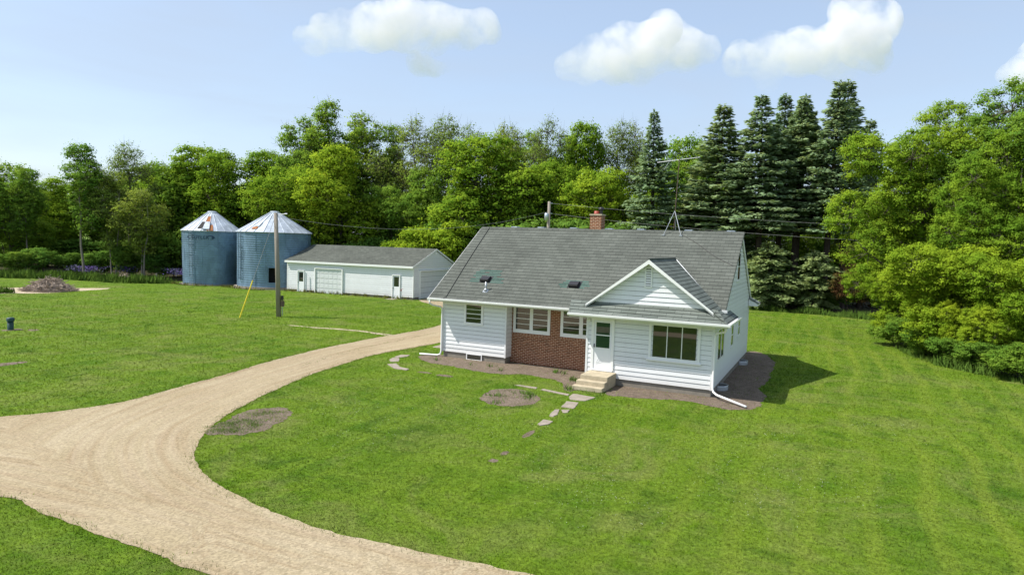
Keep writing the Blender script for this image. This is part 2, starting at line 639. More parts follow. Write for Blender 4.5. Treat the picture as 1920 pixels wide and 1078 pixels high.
M['galv_roof'] = mat_galv('galvanised_roof', (.41, .455, .51), .35, .52)
M['alu'] = mat_galv('aluminium', (.46, .48, .50), .6, .45)
M['rust'] = simple('rusted_sheet', (.33, .13, .05), .85, 0, .2, .4, 6)
M['rust_steel'] = simple('rusty_mast', (.14, .10, .075), .8, .2, .2, .3, 6)
M['letter'] = simple('sign_paint_blue', (.025, .055, .10), .6)
M['pole'] = mat_bark('weathered_pole', (.17, .148, .122), (.36, .32, .27))
M['yellow'] = simple('yellow_plastic', (.80, .62, .03), .4)
M['wire'] = simple('wire_grey', (.30, .30, .29), .5)
M['cable'] = simple('cable_black', (.02, .02, .02), .6)
M['green_paint'] = simple('green_paint', (.012, .05, .045), .5)
M['red_paint'] = simple('red_paint', (.30, .05, .03), .5)
M['stick'] = mat_bark('dead_sticks', (.17, .13, .105), (.42, .34, .27))
M['bark'] = mat_bark('bark_grey', (.055, .045, .036), (.17, .145, .12))
M['bark_pale'] = mat_bark('bark_pale', (.13, .115, .095), (.30, .27, .22))
M['bark_dark'] = mat_bark('bark_dark', (.026, .020, .016), (.085, .066, .052))
M['leaf_maple'] = mat_leaf('leaf_maple', (.112, .215, .020), (.210, .340, .030), (.330, .450, .038), .40, 0, .58)
M['leaf_ash'] = mat_leaf('leaf_ash', (.098, .205, .030), (.180, .315, .042), (.255, .375, .048), .40, 0, .58)
M['leaf_dark'] = mat_leaf('leaf_dark', (.080, .180, .030), (.138, .255, .042), (.180, .290, .044), .38, 0, .58)
M['leaf_bright'] = mat_leaf('leaf_bright', (.140, .245, .018), (.250, .370, .028), (.360, .460, .034), .40, 0, .58)
M['leaf_sparse'] = mat_leaf('leaf_sparse', (.145, .215, .044), (.240, .320, .062), (.225, .320, .050), .38, 0, .58)
M['leaf_red'] = mat_leaf('leaf_red', (.045, .028, .014), (.105, .055, .026), (.080, .090, .022), .3)
M['needle'] = mat_leaf('needle', (.185, .290, .145), (.315, .430, .230), (.360, .455, .230), .38, 0, .6)
M['needle_pale'] = mat_leaf('needle_pale', (.195, .285, .105), (.315, .400, .165), (.340, .420, .160), .30, 0, .6)
M['weed'] = mat_blades('weed_blade', ((.068, .138, .022), (.118, .198, .034)))
M['drygrass'] = mat_blades('dry_grass_blade', ((.17, .16, .05), (.12, .15, .03)))
M['grass'] = mat_blades()
M['lawn'] = mat_lawn()
M['gravel'] = mat_gravel()
M['soil'] = mat_soil('bed_soil', (.140, .108, .080), (.215, .170, .130))
M['soil_dark'] = mat_soil('dark_soil', (.125, .096, .072), (.195, .153, .118))
M['sand'] = mat_soil('sandy_soil', (.42, .34, .24), (.50, .42, .30))
M['litter'] = mat_soil('leaf_litter', (.030, .028, .014), (.055, .050, .022), (.06, .05, .03))
M['clover'] = simple('clover_white', (.55, .57, .48), .8)
M['purple'] = mat_leaf('purple_bloom', (.09, .06, .20), (.17, .12, .33), (.08, .12, .06), .2)

# ------------------------------------------------------------------ the ground
g = MB()
S = 4000
g.add([(-S, -S, 0), (S, -S, 0), (S, S, 0), (-S, S, 0)], [(0, 1, 2, 3)])
tag(g.build('ground', M['lawn']), kind='structure')

WOOD_EDGE = [(-84, 2), (-69, 17), (-60, 21.2), (-52, 23), (-50, 28), (-42, 31.5), (-36, 33.2), (-20, 36), (-8, 39.5), (10, 39.4), (16.5, 38.9),
             (20.6, 37), (21.2, 26), (21.6, 18), (22.4, 14.4), (24, 11.6), (26, 9.8), (31, 6), (46, -4)]
wood = smooth_poly(WOOD_EDGE, .6, .35, closed=False, seed=3) + [(75, 20), (60, 62), (10, 66), (-40, 72), (-100, 62), (-120, 20)]
sheet('woodland_floor', wood, .003, M['litter'])

DRIVE = ([(-60, -46), (-25, -31), (-12, -23.5), (-6.92, -19.15), (-5.08, -16.77), (-4.31, -15.37), (-3.95, -13.58), (-4.39, -10.95), (-4.95, -8.26), (-5.7, -5.06),
          (-6.2, -1.05), (-6.3, 2.51), (-6.25, 5.22), (-6.4, 9.37), (-8.5, 15), (-12.5, 20), (-18.0, 24.6), (-18.0, 30.9), (-12, 27.5), (-7, 20), (-3.6, 13), (-2.5, 8)]
         + [(-2.3, 4.6), (-2.55, 1.62), (-2.85, -1.55), (-2.34, -5.42), (-1.72, -7.96), (-0.96, -10.33), (-0.13, -12.25), (0.5, -13.62),
            (1.14, -14.56), (1.87, -15.42), (2.93, -16.33), (3.87, -16.89), (4.89, -17.29), (5.84, -17.53), (7.15, -17.74), (8.38, -17.85), (9.64, -17.79),
            (10.78, -17.7), (12.83, -17.42), (16, -17.2), (22, -17), (40, -17)]
         + [(40, -20), (22, -20), (14, -20.1), (8.04, -20.14), (6.65, -20.11), (5.42, -20.09), (4.08, -20.07), (2.73, -20.02), (1.6, -20.04), (-1.5, -21.0), (-7, -24.5),
            (-14, -29.5), (-30, -38), (-60, -52)])
drive_poly = smooth_poly(DRIVE, .14, .045, seed=5)
drive = sheet('driveway', drive_poly, .010, M['gravel'], grid=.45)
lane_a = np.array(smooth_poly([(-14, 27.5), (-9, 20), (-5, 12), (-4.3, 5), (-4.5, -1), (-3.6, -7), (-2.4, -12), (-.6, -15.8), (2.5, -18), (6, -18.9), (12, -18.9), (40, -18.5)], .3, closed=False))
lane_b = np.array(smooth_poly([(-60, -49), (-25, -34.5), (-10, -25), (-3, -20.5), (3, -19.2), (9, -19), (40, -18.5)], .3, closed=False))


def lane_uv(o):
    me = o.data
    V = np.empty(len(me.vertices) * 3, np.float32)
    me.vertices.foreach_get('co', V)
    V = V.reshape(-1, 3)[:, :2]
    best = np.full(len(V), 1e9)
    UVs = np.zeros((len(V), 2), np.float32)
    for lane in (lane_a, lane_b):
        D = ((V[:, None] - lane[None]) ** 2).sum(-1)
        k = D.argmin(1)
        d = np.sqrt(D[np.arange(len(V)), k])
        t = np.gradient(lane, axis=0)
        t /= np.linalg.norm(t, axis=1, keepdims=True)
        dv = V - lane[k]
        s = t[k, 0] * dv[:, 1] - t[k, 1] * dv[:, 0]
        w = d < best
        best[w] = d[w]
        UVs[w, 0] = k[w] * .3
        UVs[w, 1] = s[w]
    uvl = me.uv_layers.new(name='lane')
    li = np.empty(len(me.loops), np.int32)
    me.loops.foreach_get('vertex_index', li)
    uvl.data.foreach_set('uv', UVs[li].ravel())


lane_uv(drive)

SOIL_FRONT = [(-0.95, -0.7), (-0.6, .1), (.3, .3), (1.5, .4), (3.0, .45), (4.5, .7), (6, .7), (7.6, .7), (8.15, .5), (8.2, -1), (8.25, -2.4), (8.32, -3.75), (7.85, -3.6), (7.45, -2.6), (6.8, -2.05), (6.1, -1.85), (5.4, -1.75), (4.41, -2.35),
              (2.98, -2.35), (1.69, -1.95), (0.5, -1.9), (-.4, -1.35)]
soil_front_poly = smooth_poly(SOIL_FRONT, .12, .09, seed=11)
sheet('soil_bed_front', soil_front_poly, .005, M['soil'])
SOIL_RIGHT = [(9.38, -2.2), (9.35, -1.5), (9.6, -1.45), (10.6, -1.45), (11.8, -1.45), (12.85, -1.45), (13.02, -1.2), (13.02, 2), (13.02, 6), (13.02, 11), (13.75, 11.5), (14.5, 9.34), (14.77, 6.5), (14.8, 3.5), (14.65, 1.5), (15.0, 0), (14.95, -1.8), (14.62, -2.9), (13.9, -3.3),
              (12.9, -2.95), (12.1, -2.9), (10.8, -3.3), (9.75, -3.5), (9.42, -2.9)]
soil_right_poly = smooth_poly(SOIL_RIGHT, .12, .10, seed=12)
sheet('soil_bed_side', soil_right_poly, .005, M['soil_dark'])
BED = [(5.83, -6.73), (5.52, -5.4), (5.9, -4.8), (6.55, -4.6), (7.31, -4.96), (7.78, -5.82), (7.8, -6.54), (7.25, -7.15), (6.56, -7.2)]
bed_poly = smooth_poly(BED, .1, .08, seed=13)
sheet('flower_bed_soil', bed_poly, .005, M['soil'])
PATCH = [(1.1, -14.6), (0.75, -13.94), (0.42, -12.6), (0.55, -11.8), (1.05, -11.5), (1.8, -12.01), (2.29, -12.85), (2.46, -13.8), (2.1, -14.4), (1.55, -14.75)]
patch_poly = smooth_poly(PATCH, .1, .12, seed=14)
sheet('bare_patch', patch_poly, .006, M['soil'])
GPATH = [(-14.4, 3.75), (-13.66, 4.0), (-12.31, 4.12), (-10.6, 4.45), (-8.82, 4.70), (-7.35, 4.55), (-6.1, 4.4), (-6.1, 4.1), (-7.3, 4.1), (-8.6, 4.3), (-10.5, 4.15), (-12.09, 3.85)]
gpath_poly = smooth_poly(GPATH, .12, .07, seed=15)
sheet('garden_path', gpath_poly, .005, M['sand'])
SAND = [(-57, 3.0), (-53, 6), (-51.5, 9.5), (-49.5, 10.5), (-47.4, 12.6), (-46.9, 13.3), (-46.0, 12.0), (-45.4, 9.0), (-45.2, 6.5), (-46.2, 4.5), (-49, 1.0), (-54, -1)]
sand_poly = smooth_poly(SAND, .2, .12, seed=16)
sheet('sandy_patch', sand_poly, .005, M['sand'])
small_patches = []
for i, (x, y, rx, ry) in enumerate([(9.40, -11.8, .13, .22), (9.42, -12.5, .14, .15), (2.6, -3.95, .42, .2), (1.5, -3.9, .4, .14), (-13.6, -12.4, .35, .75), (-23.7, -7.0, .5, .5), (-22.9, -6.4, .4, .3), (9.22, -9.9, .12, .5)]):
    pl = smooth_poly([(x + rx * math.cos(a) * random.uniform(.7, 1.2), y + ry * math.sin(a) * random.uniform(.7, 1.2)) for a in [k * math.pi / 4 for k in range(8)]], .05, .03, seed=20 + i)
    sheet('bare_patch', pl, .005, M['soil'])
    small_patches.append(pl)

# flagstones, each its own slab
STONES = [
    ([(8.5, -4.7), (8.45, -4.1), (9.42, -4.22), (9.23, -4.95), (8.74, -5.1)], 'largest pale flagstone lying at the foot of the concrete steps'),
    ([(8.82, -6.24), (8.67, -5.36), (9.13, -5.3), (9.3, -6.27)], 'square flagstone just in front of the largest slab at the steps'),
    ([(8.99, -6.68), (9.23, -6.46), (9.31, -6.91), (9.18, -7.0)], 'smallest flagstone, a chip beside the narrow slanted slab'),
    ([(8.92, -7.6), (8.78, -6.75), (8.91, -6.62), (9.11, -7.3), (9.09, -7.64)], 'narrow slanted flagstone between the small chip and the last slab'),
    ([(9.02, -8.75), (8.94, -8.08), (9.31, -8.14), (9.32, -8.58), (9.16, -8.85)], 'last flagstone of the front path, alone in the grass'),
    ([(7.12, -4.2), (7.15, -3.98), (8.36, -4.25), (8.38, -4.49)], 'long thin slab running toward the steps beside the round bed'),
    ([(5.87, -3.98), (6.02, -3.85), (6.86, -3.89), (6.92, -4.15)], 'half buried slab behind the round flower bed'),
    ([(-0.97, -3.25), (-0.71, -2.86), (-0.06, -3.5), (0.62, -3.73), (0.67, -4.0), (-0.01, -3.98)], 'curved flagstone nearest the camera at the house corner'),
    ([(-1.5, -2.33), (-1.65, -1.85), (-1.32, -1.75), (-0.88, -2.42), (-1.12, -2.73)], 'middle flagstone of three curving round the house corner'),
    ([(-1.76, -1.6), (-1.83, -0.93), (-1.41, -0.76), (-1.27, -1.24), (-1.49, -1.68)], 'flagstone nearest the gravel drive at the house corner'),
    ([(-1.9, 2.0), (-2.0, 3.3), (-.6, 3.3), (-.5, 1.9)], 'broad concrete slab between the drive and the house side'),
]
stone_polys = []
for poly, lab in STONES:
    ring = [(a[0] + (b[0] - a[0]) * t + random.uniform(-.015, .015), a[1] + (b[1] - a[1]) * t + random.uniform(-.015, .015)) for a, b in zip(poly, poly[1:] + poly[:1]) for t in (.04, .2, .4, .6, .8, .96)]
    cx = sum(p[0] for p in ring) / len(ring)
    cy = sum(p[1] for p in ring) / len(ring)
    stone_polys.append(ring)
    b = MB()
    bm = bmesh.new()
    vs = [bm.verts.new((p[0] - cx, p[1] - cy, 0)) for p in ring]
    fc = bm.faces.new(vs)
    if fc.normal.z < 0: fc.normal_flip()
    ex = bmesh.ops.extrude_face_region(bm, geom=[fc])
    for v in [e for e in ex['geom'] if isinstance(e, bmesh.types.BMVert)]:
        v.co = Vector((v.co.x * .97, v.co.y * .97, .022))
    bmesh.ops.recalc_face_normals(bm, faces=bm.faces)
    me = bpy.data.meshes.new('flagstone')
    bm.to_mesh(me)
    bm.free()
    o = link('flagstone', me, M['flag'])
    o.location = (cx, cy, 0)
    o.rotation_euler = (R(random.uniform(-1, 1)), R(random.uniform(-1, 1)), 0)
    tag(o, lab, 'flagstone', 'flagstones in the lawn')

# ------------------------------------------------------------------ the house
a_, rec, b_, w_, U, D = 3.457, .593, 8.05, 1.633, 13.168, 9.303
zs, ze = .287, 2.80
eo, lo, ro = .66, .48, .17
zr, vr = 6.52, 4.595
zt = ze + .13                                  # roof plane at the eave edge
ge, gl = .56, .62
ug, zg = 10.61, 5.206
eo2 = .72
XRR = U + .07                                   # rear slope ends nearly flush with the gable wall
m_main = (zr - zt) / (vr + eo)
m_rear = (zr - zt) / (D + eo2 - vr)
FRONT0 = (Vector((0, 0, 0)), Vector((1, 0, 0)), Vector((0, -1, 0)))
FRONTB = (Vector((0, rec, 0)), Vector((1, 0, 0)), Vector((0, -1, 0)))
FRONTW = (Vector((0, -w_, 0)), Vector((1, 0, 0)), Vector((0, -1, 0)))
RIGHT = (Vector((U, 0, 0)), Vector((0, 1, 0)), Vector((1, 0, 0)))
LEFT = (Vector((0, 0, 0)), Vector((0, 1, 0)), Vector((-1, 0, 0)))
BACK = (Vector((0, D, 0)), Vector((1, 0, 0)), Vector((0, 1, 0)))
JOG = (Vector((a_, 0, 0)), Vector((0, 1, 0)), Vector((1, 0, 0)))
WLEFT = (Vector((b_, -w_, 0)), Vector((0, 1, 0)), Vector((-1, 0, 0)))


class Siding(MB):
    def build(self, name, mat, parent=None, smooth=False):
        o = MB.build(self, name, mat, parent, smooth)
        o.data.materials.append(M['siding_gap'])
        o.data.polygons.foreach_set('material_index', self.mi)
        return o


def siding(fr, z0, z1, lf, rf, course=.19, lap=.026, gap=.017):
    """lapped boards, each with a groove painted dark as shade under the board above"""
    b = Siding()
    b.mi = []
    o, u, n = fr
    P = lambda s, d, z: o + u * s + n * d + Vector((0, 0, z))
    z = z0
    while z < z1 - 1e-4:
        zz = min(z + course, z1)
        zg_ = max(z + .01, zz - gap)
        l0, r0, l1, r1, lg_, rg_ = lf(z), rf(z), lf(zz), rf(zz), lf(zg_), rf(zg_)
        if r0 - l0 > .01:
            if r1 < l1: l1 = r1 = (l1 + r1) / 2
            if rg_ < lg_: lg_ = rg_ = (lg_ + rg_) / 2
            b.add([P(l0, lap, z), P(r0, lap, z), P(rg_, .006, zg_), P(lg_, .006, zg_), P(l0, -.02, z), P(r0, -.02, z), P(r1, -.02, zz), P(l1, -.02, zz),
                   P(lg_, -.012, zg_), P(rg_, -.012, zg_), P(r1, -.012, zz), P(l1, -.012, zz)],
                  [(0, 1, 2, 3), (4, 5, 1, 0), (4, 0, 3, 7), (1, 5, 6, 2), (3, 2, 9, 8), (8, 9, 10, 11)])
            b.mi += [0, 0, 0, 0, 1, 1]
        z = zz
    return b


K = lambda v: (lambda z: v)
house = thing('house', 'white farmhouse with grey shingle roof, brick front and gabled entry wing', 'house')


def roofz(v):
    return zt + m_main * (v + eo) if v < vr else zr - m_rear * (v - vr)


ROOF_T = .14
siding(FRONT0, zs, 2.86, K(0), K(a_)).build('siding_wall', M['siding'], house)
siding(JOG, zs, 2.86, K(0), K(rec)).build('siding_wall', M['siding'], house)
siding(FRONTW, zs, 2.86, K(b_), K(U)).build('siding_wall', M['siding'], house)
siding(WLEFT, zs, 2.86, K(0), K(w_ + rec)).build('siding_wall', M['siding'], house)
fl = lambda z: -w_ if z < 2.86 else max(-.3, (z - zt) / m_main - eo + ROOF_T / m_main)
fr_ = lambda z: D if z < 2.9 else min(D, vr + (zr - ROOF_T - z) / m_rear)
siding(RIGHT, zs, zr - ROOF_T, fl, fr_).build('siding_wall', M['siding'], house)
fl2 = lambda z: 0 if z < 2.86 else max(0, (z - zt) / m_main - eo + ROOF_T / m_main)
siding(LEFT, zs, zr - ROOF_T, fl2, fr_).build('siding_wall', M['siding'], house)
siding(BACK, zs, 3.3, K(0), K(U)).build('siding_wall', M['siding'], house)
# gable of the wing
m_w = .747
rz_w = lambda u: zg - m_w * abs(u - ug)
gw = (Vector((0, -w_ - .03, 0)), Vector((1, 0, 0)), Vector((0, -1, 0)))
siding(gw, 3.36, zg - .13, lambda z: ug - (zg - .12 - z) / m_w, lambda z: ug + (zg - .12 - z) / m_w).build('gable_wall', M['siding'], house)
# corner boards
for args in ((FRONT0, -.035, .05, zs - .02, 2.86, -.03, .034), (FRONT0, a_ - .05, a_ + .030, zs - .02, 2.86, -.03, .034), (FRONTW, b_ - .028, b_ + .06, zs - .02, 2.86, -.03, .034),
             (FRONTW, U - .06, U + .034, zs - .02, 2.86, -.04, .034), (RIGHT, D - .06, D + .03, zs - .02, 2.98, -.03, .034)):
    MB().fbox(*args).build('corner_board', M['siding'], house)
# brick recess wall and foundation
MB().box(a_ - .02, b_ + .05, rec, rec + .2, 0, 2.86).build('brick_wall', M['brick'], house)
MB().fbox(FRONTB, 3.53, 5.49, 1.335, 1.452, 0, .014).build('brick_sill', M['brick_soldier'], house)
MB().fbox(FRONTB, 5.95, 8.02, 1.335, 1.452, 0, .014).build('brick_sill', M['brick_soldier'], house)
fd = MB()
fd.box(.03, a_ - .03, .03, .25, -.2, zs).box(a_ - .25, a_ - .03, .25, rec, -.2, zs)
fd.box(b_ + .03, U - .03, -w_ + .03, -w_ + .25, -.2, zs).box(b_ + .03, b_ + .25, -w_ + .25, rec, -.2, zs)
fd.box(U - .25, U - .03, -w_ + .25, D - .03, -.2, zs).box(.03, .25, .25, D - .03, -.2, zs).box(.25, U - .25, D - .25, D - .03, -.2, zs)
fd.build('foundation', M['foundation'], house)
# roof of the main house: front slab, rear slab
XL, XR = -lo, U + ro


def slab(pts, t=ROOF_T):
    return MB().prism([Vector(p) for p in pts], (0, 0, -t))


front_pts = [(XL, -eo, zt), (8.3, -eo, zt), (8.3 + (ug - 8.3) * 1.0, (zg - zt) / m_main - eo, zg), (XR, (rz_w(XR) - zt) / m_main - eo, rz_w(XR)), (XR, vr, zr), (XL, vr, zr)]
# lower left of the wing valley: where the wing's left plane meets the main plane
uv0 = ug - (zg - zt) / m_w
front_pts[1] = (uv0, -eo, zt)
roof = MB().prism([Vector(p) for p in front_pts], (0, 0, -ROOF_T))
roof.prism([(XRR, vr, zr), (XRR, D + eo2, zt), (XL, D + eo2, zt), (XL, vr, zr)], (0, 0, -ROOF_T))
roof = roof.build('roof', M['shingle'], house)
rc = MB()
x = XL
while x < XR - .05:                              # ridge caps
    xe = min(x + .3, XR)
    z0 = zr + .012
    for sgn in (-1, 1):
        mm = m_main if sgn < 0 else m_rear
        rc.add([(x, vr, z0 + .012), (xe, vr, z0), (xe, vr + sgn * .15, z0 - .15 * mm), (x, vr + sgn * .15, z0 + .012 - .15 * mm)], [(0, 1, 2, 3) if sgn < 0 else (3, 2, 1, 0)])
    x += .3
rc.build('ridge_cap', M['shingle'], roof)
# roof of the wing
vg = -w_ - .34
vend = 1.15
e_l, e_r = uv0, U + ge
z_er = rz_w(e_r)
wing = MB()
tipz = 3.30
tl, tr = ug - (zg - tipz) / m_w, ug + (zg - tipz) / m_w
valley_l = (uv0, -eo, zt)
vtop = ((zg - zt) / m_main - eo)
# right plane: from the rake back to the valley, and on along the eave beyond the main roof's rake
wing.prism([(ug, vg, zg), (ug, vtop, zg), (XR, (rz_w(XR) - zt) / m_main - eo, rz_w(XR)), (XR, vend, rz_w(XR)), (e_r, vend, z_er), (e_r, -w_ - eo, z_er), (tr, vg, tipz)][::-1], (0, 0, -.10))
wing.prism([(ug, vg, zg), (tl, vg, tipz), (uv0 - .02, vg + .1, rz_w(uv0 - .02)), (uv0 - .02, -eo, rz_w(uv0 - .02)), (ug, vtop, zg)][::-1], (0, 0, -.10))
wing_o = wing.build('roof', M['shingle_wing'], house)
# skirt roof below the gable
zp = ze + .12
sk = MB()
xl_, xr_ = b_ - gl, U + ge
sk.prism([(xl_, -w_ - eo, zp), (xr_, -w_ - eo, zp), (xr_ - .50, -w_ - .02, 3.42), (uv0 - .25, -w_ - .02, 3.42), (uv0 - .55, -eo - .1, zp + .28)], (0, 0, -.09))
sk.prism([(xl_, -w_ - eo, zp), (uv0 - .55, -eo - .1, zp + .28), (uv0 - .2, -eo, zt + .02), (xl_ + .2, -eo - .02, zt + .03)], (0, 0, -.09))
sk.build('skirt_roof', M['shingle_wing'], house)
MB().tube([(xr_ - .01, -w_ - eo + .02, zp + .01), (tr, vg, tipz + .015)], .035, 6).build('ridge_cap', M['shingle_wing'], wing_o)
MB().tube([(ug, vg, zg + .012), (ug, vtop, zg + .012)], .045, 6).build('ridge_cap', M['shingle_wing'], wing_o)
MB().tube([(ug + .1, vtop - .08, zg - .05), (XR - .12, (rz_w(XR) - zt) / m_main - eo - .05, rz_w(XR) + .03)], .022, 5).build('valley_flashing', M['alu'], roof)
MB().fbox((Vector((XR - .10, -.42, 3.17)), Vector((1, .25, 0)).normalized(), Vector((-.25, 1, 0)).normalized()), 0, .20, 0, .10, -.02, .12).build('gutter_diverter', M['trim'], roof)
# rake boards of the wing gable (white), fascias, soffits, gutters
for s in (-1, 1):
    rk = MB()
    tip = Vector((ug + s * (zg - tipz) / m_w, 0, tipz))
    top = Vector((ug, 0, zg))
    dn = Vector((0, 0, -.17))
    poly = [Vector((p.x, vg - .022, p.z)) for p in (top + Vector((0, 0, -.005)), tip + Vector((0, 0, -.005)), tip + dn + Vector((0, 0, .09)), top + dn)]
    rk.prism(poly if s > 0 else poly[::-1], (0, .022, 0))
    so = [Vector((p.x, vg + .002, p.z)) for p in (top + Vector((0, 0, -.105)), tip + Vector((0, 0, -.105)), tip + Vector((0, 0, -.13)), top + Vector((0, 0, -.13)))]
    MB().prism(so if s > 0 else so[::-1], (0, .33, 0)).build('rake_soffit', M['trim'], house)
    rk.build('rake_board', M['trim'], house)
for (xx, dx, vv, z0_, v2, z2_) in ((XRR, .022, vr, zr, D + eo2, zt), (XL - .022, .022, vr, zr, -eo, zt), (XL - .022, .022, vr, zr, D + eo2, zt)):
    MB().prism([(xx, vv, z0_ - .012), (xx, v2, z2_ - .012), (xx, v2, z2_ - .19), (xx, vv, z0_ - .19)], (dx, 0, 0)).build('rake_board', M['trim'], house)
for (x0, x1) in ((U + .034, XR - .004), (XL + .004, -.034)):
    for (v2, z2_) in ((-eo, zt), (D + eo2, zt)):
        xe = min(x1, XRR - .004) if v2 > 0 else x1
        if xe - x0 > .01:
            MB().prism([(x0, vr, zr - ROOF_T - .005), (x0, v2, z2_ - ROOF_T - .005), (x0, v2, z2_ - ROOF_T - .03), (x0, vr, zr - ROOF_T - .03)], (xe - x0, 0, 0)).build('rake_soffit', M['trim'], house)
for args in ((XL + .01, b_ - .01, -eo + .02, rec, ze - .03, ze), (b_ - gl + .03, U + ge - .03, -w_ - eo + .03, -w_ + .0, ze - .03, ze),
             (U + .03, U + ge - .03, -w_, vend - .02, ze - .03, ze), (b_ - gl + .03, b_ - .01, -w_, -eo + .01, ze - .028, ze - .002), (XL + .01, U + .03, D + .03, D + eo2 - .02, ze - .03, ze)):
    MB().box(*args).build('soffit', M['trim'], house)
for (xx, sg) in ((U + .036, 1), (-.036, -1)):
    er = MB().prism([(xx, D - .35, ze - .02), (xx + sg * .46, D - .35, ze - .02), (xx + sg * .46, D - .35, ze + .10), (xx, D - .35, ze + .33)], (0, .35 + eo2, 0)).build('eave_return', M['trim'], house)
    MB().prism([(xx, D - .37, ze + .335), (xx + sg * .49, D - .37, ze + .10), (xx + sg * .49, D - .37, ze + .14), (xx, D - .37, ze + .375)], (0, .38 + eo2, 0)).build('return_roof', M['shingle_wing'], er)


def gutter(p0, p1, out):
    p0, p1, out = Vector(p0), Vector(p1), Vector(out)
    d = p1 - p0
    pr = [(0, 0), (.075, 0), (.115, .05), (.12, .125), (.105, .125), (.098, .06), (.068, .015), (.012, .015), (.012, .125), (0, .125)]
    return MB().prism([p0 + out * a + Vector((0, 0, z)) for a, z in pr], d)


gutter((XL, -eo - .0, ze + .005), (b_ - gl - .14, -eo, ze + .005), (0, -1, 0)).build('gutter', M['trim'], house)
gutter((b_ - gl, -w_ - eo, ze + .005), (U + ge + .10, -w_ - eo, ze + .005), (0, -1, 0)).build('gutter', M['trim'], house)
gutter((U + ge, -w_ - eo, ze + .003), (U + ge, vend, ze + .003), (1, 0, 0)).build('gutter', M['trim'], house)
gutter((XL, D + eo2, ze + .005), (U + .5, D + eo2, ze + .005), (0, 1, 0)).build('gutter', M['trim'], house)
MB().tube([(-.36, -eo - .06, ze + .03), (-.36, -eo - .06, 2.66), (-.30, -.5, 2.55), (-.10, -.12, 2.46), (-.03, -.09, 2.36), (-.03, -.09, .28), (-.06, -.12, .12), (-.2, -.14, .06), (-1.15, -.30, .05)],
          .042, 8).build('downspout', M['trim'], house, True)
MB().tube([(U + .47, -w_ - .30, ze + .02), (U + .47, -w_ - .30, 2.66), (U + .40, -w_ - .22, 2.58), (U + .12, -w_ - .06, 2.50), (U + .05, -w_ - .055, 2.40), (U + .05, -w_ - .055, .36),
           (U + .09, -w_ - .09, .24), (U + .25, -w_ - .24, .17), (14.58, -2.76, .07)], .042, 8).build('downspout', M['trim'], house, True)


def window(fr, u0, u1, z0, z1, parent, cols=((0, 1),), rows=(), trim=.10, sill=.0, dep=.05, glass='glass', mun=.022, bot=None):
    bt = trim if bot is None else bot
    t = MB()
    t.fbox(fr, u0, u0 + trim, z0 + bt, z1 - trim, .0, dep).fbox(fr, u1 - trim, u1, z0 + bt, z1 - trim, .0, dep)
    t.fbox(fr, u0, u1, z1 - trim, z1, 0, dep + .003).fbox(fr, u0, u1, z0, z0 + bt, 0, dep + .003)
    wo = t.build('window', M['trim'], parent)
    iu0, iu1, iz0, iz1 = u0 + trim, u1 - trim, z0 + bt, z1 - trim
    W = iu1 - iu0
    s = MB()
    for i, (f0, f1) in enumerate(cols):
        c0, c1 = iu0 + W * f0, iu0 + W * f1
        MB().fbox(fr, c0 + .003, c1 - .003, iz0 + .003, iz1 - .003, .002, .026).build('pane', M[glass], wo)
        for f in rows:
            zz = iz0 + (iz1 - iz0) * f
            h = mun if abs(f - .5) > .05 else mun * 1.5
            s.fbox(fr, c0 + .004, c1 - .004, zz - h / 2, zz + h / 2, .027, .042)
        if i + 1 < len(cols):
            n0 = iu0 + W * cols[i + 1][0]
            s.fbox(fr, c1, n0, iz0, iz1, .0, .047)
    if s.v:
        s.build('muntin', M['trim'], wo)
    if sill:
        MB().fbox(fr, u0 - .06, u1 + .06, z0 - .05, z0 - .002, 0, sill).build('sill', M['trim'], wo)
    return wo


four = (.25, .5, .75)
window(FRONT0, 1.20, 2.24, 1.70, 2.76, house, rows=four, trim=.105, dep=.06)
window(FRONTB, 3.56, 5.46, 1.46, 2.78, house, cols=((0, .445), (.545, 1)), rows=four, trim=.13, dep=.05, bot=.17)
window(FRONTB, 5.98, 8.0, 1.46, 2.78, house, cols=((0, .445), (.545, 1)), rows=four, trim=.13, dep=.05, bot=.17)
window(FRONTW, 10.67, 12.68, 1.26, 2.72, house, cols=((.03, .333), (.35, .655), (.672, .97)), trim=.10, dep=.07, sill=.13)
window(RIGHT, -.76, .86, 1.26, 2.56, house, cols=((0, .47), (.53, 1)), trim=.06, dep=.04)
window(RIGHT, 2.93, 3.68, 1.36, 2.40, house, rows=(.5,), trim=.06, dep=.04, sill=.06)
window(RIGHT, 5.20, 5.92, 1.60, 2.46, house, rows=(.5,), trim=.06, dep=.04, sill=.06)
window(RIGHT, 3.95, 4.85, 4.28, 5.58, house, rows=(.5,), trim=.06, dep=.04, sill=.06)
window(FRONT0, 1.36, 2.22, -.02, .30, house, trim=.045, dep=.03)
# gable vent
gv = MB()
gvf = (Vector((0, -w_ - .03, 0)), Vector((1, 0, 0)), Vector((0, -1, 0)))
gv.fbox(gvf, 10.40, 10.45, 4.14, 4.84, 0, .06).fbox(gvf, 10.65, 10.70, 4.14, 4.84, 0, .06).fbox(gvf, 10.40, 10.70, 4.84, 4.89, 0, .063).fbox(gvf, 10.40, 10.70, 4.09, 4.14, 0, .063)
gvo = gv.build('gable_vent', M['trim'], house)
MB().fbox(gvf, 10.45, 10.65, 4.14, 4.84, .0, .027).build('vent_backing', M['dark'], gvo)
lv = MB()
for k in range(7):
    z = 4.17 + k * .095
    lv.prism([(10.452, -w_ - .03 - .075, z), (10.452, -w_ - .03 - .06, z - .012), (10.452, -w_ - .03 - .030, z + .052), (10.452, -w_ - .03 - .04, z + .06)], (.196, 0, 0))
lv.build('louver', M['trim'], gvo)
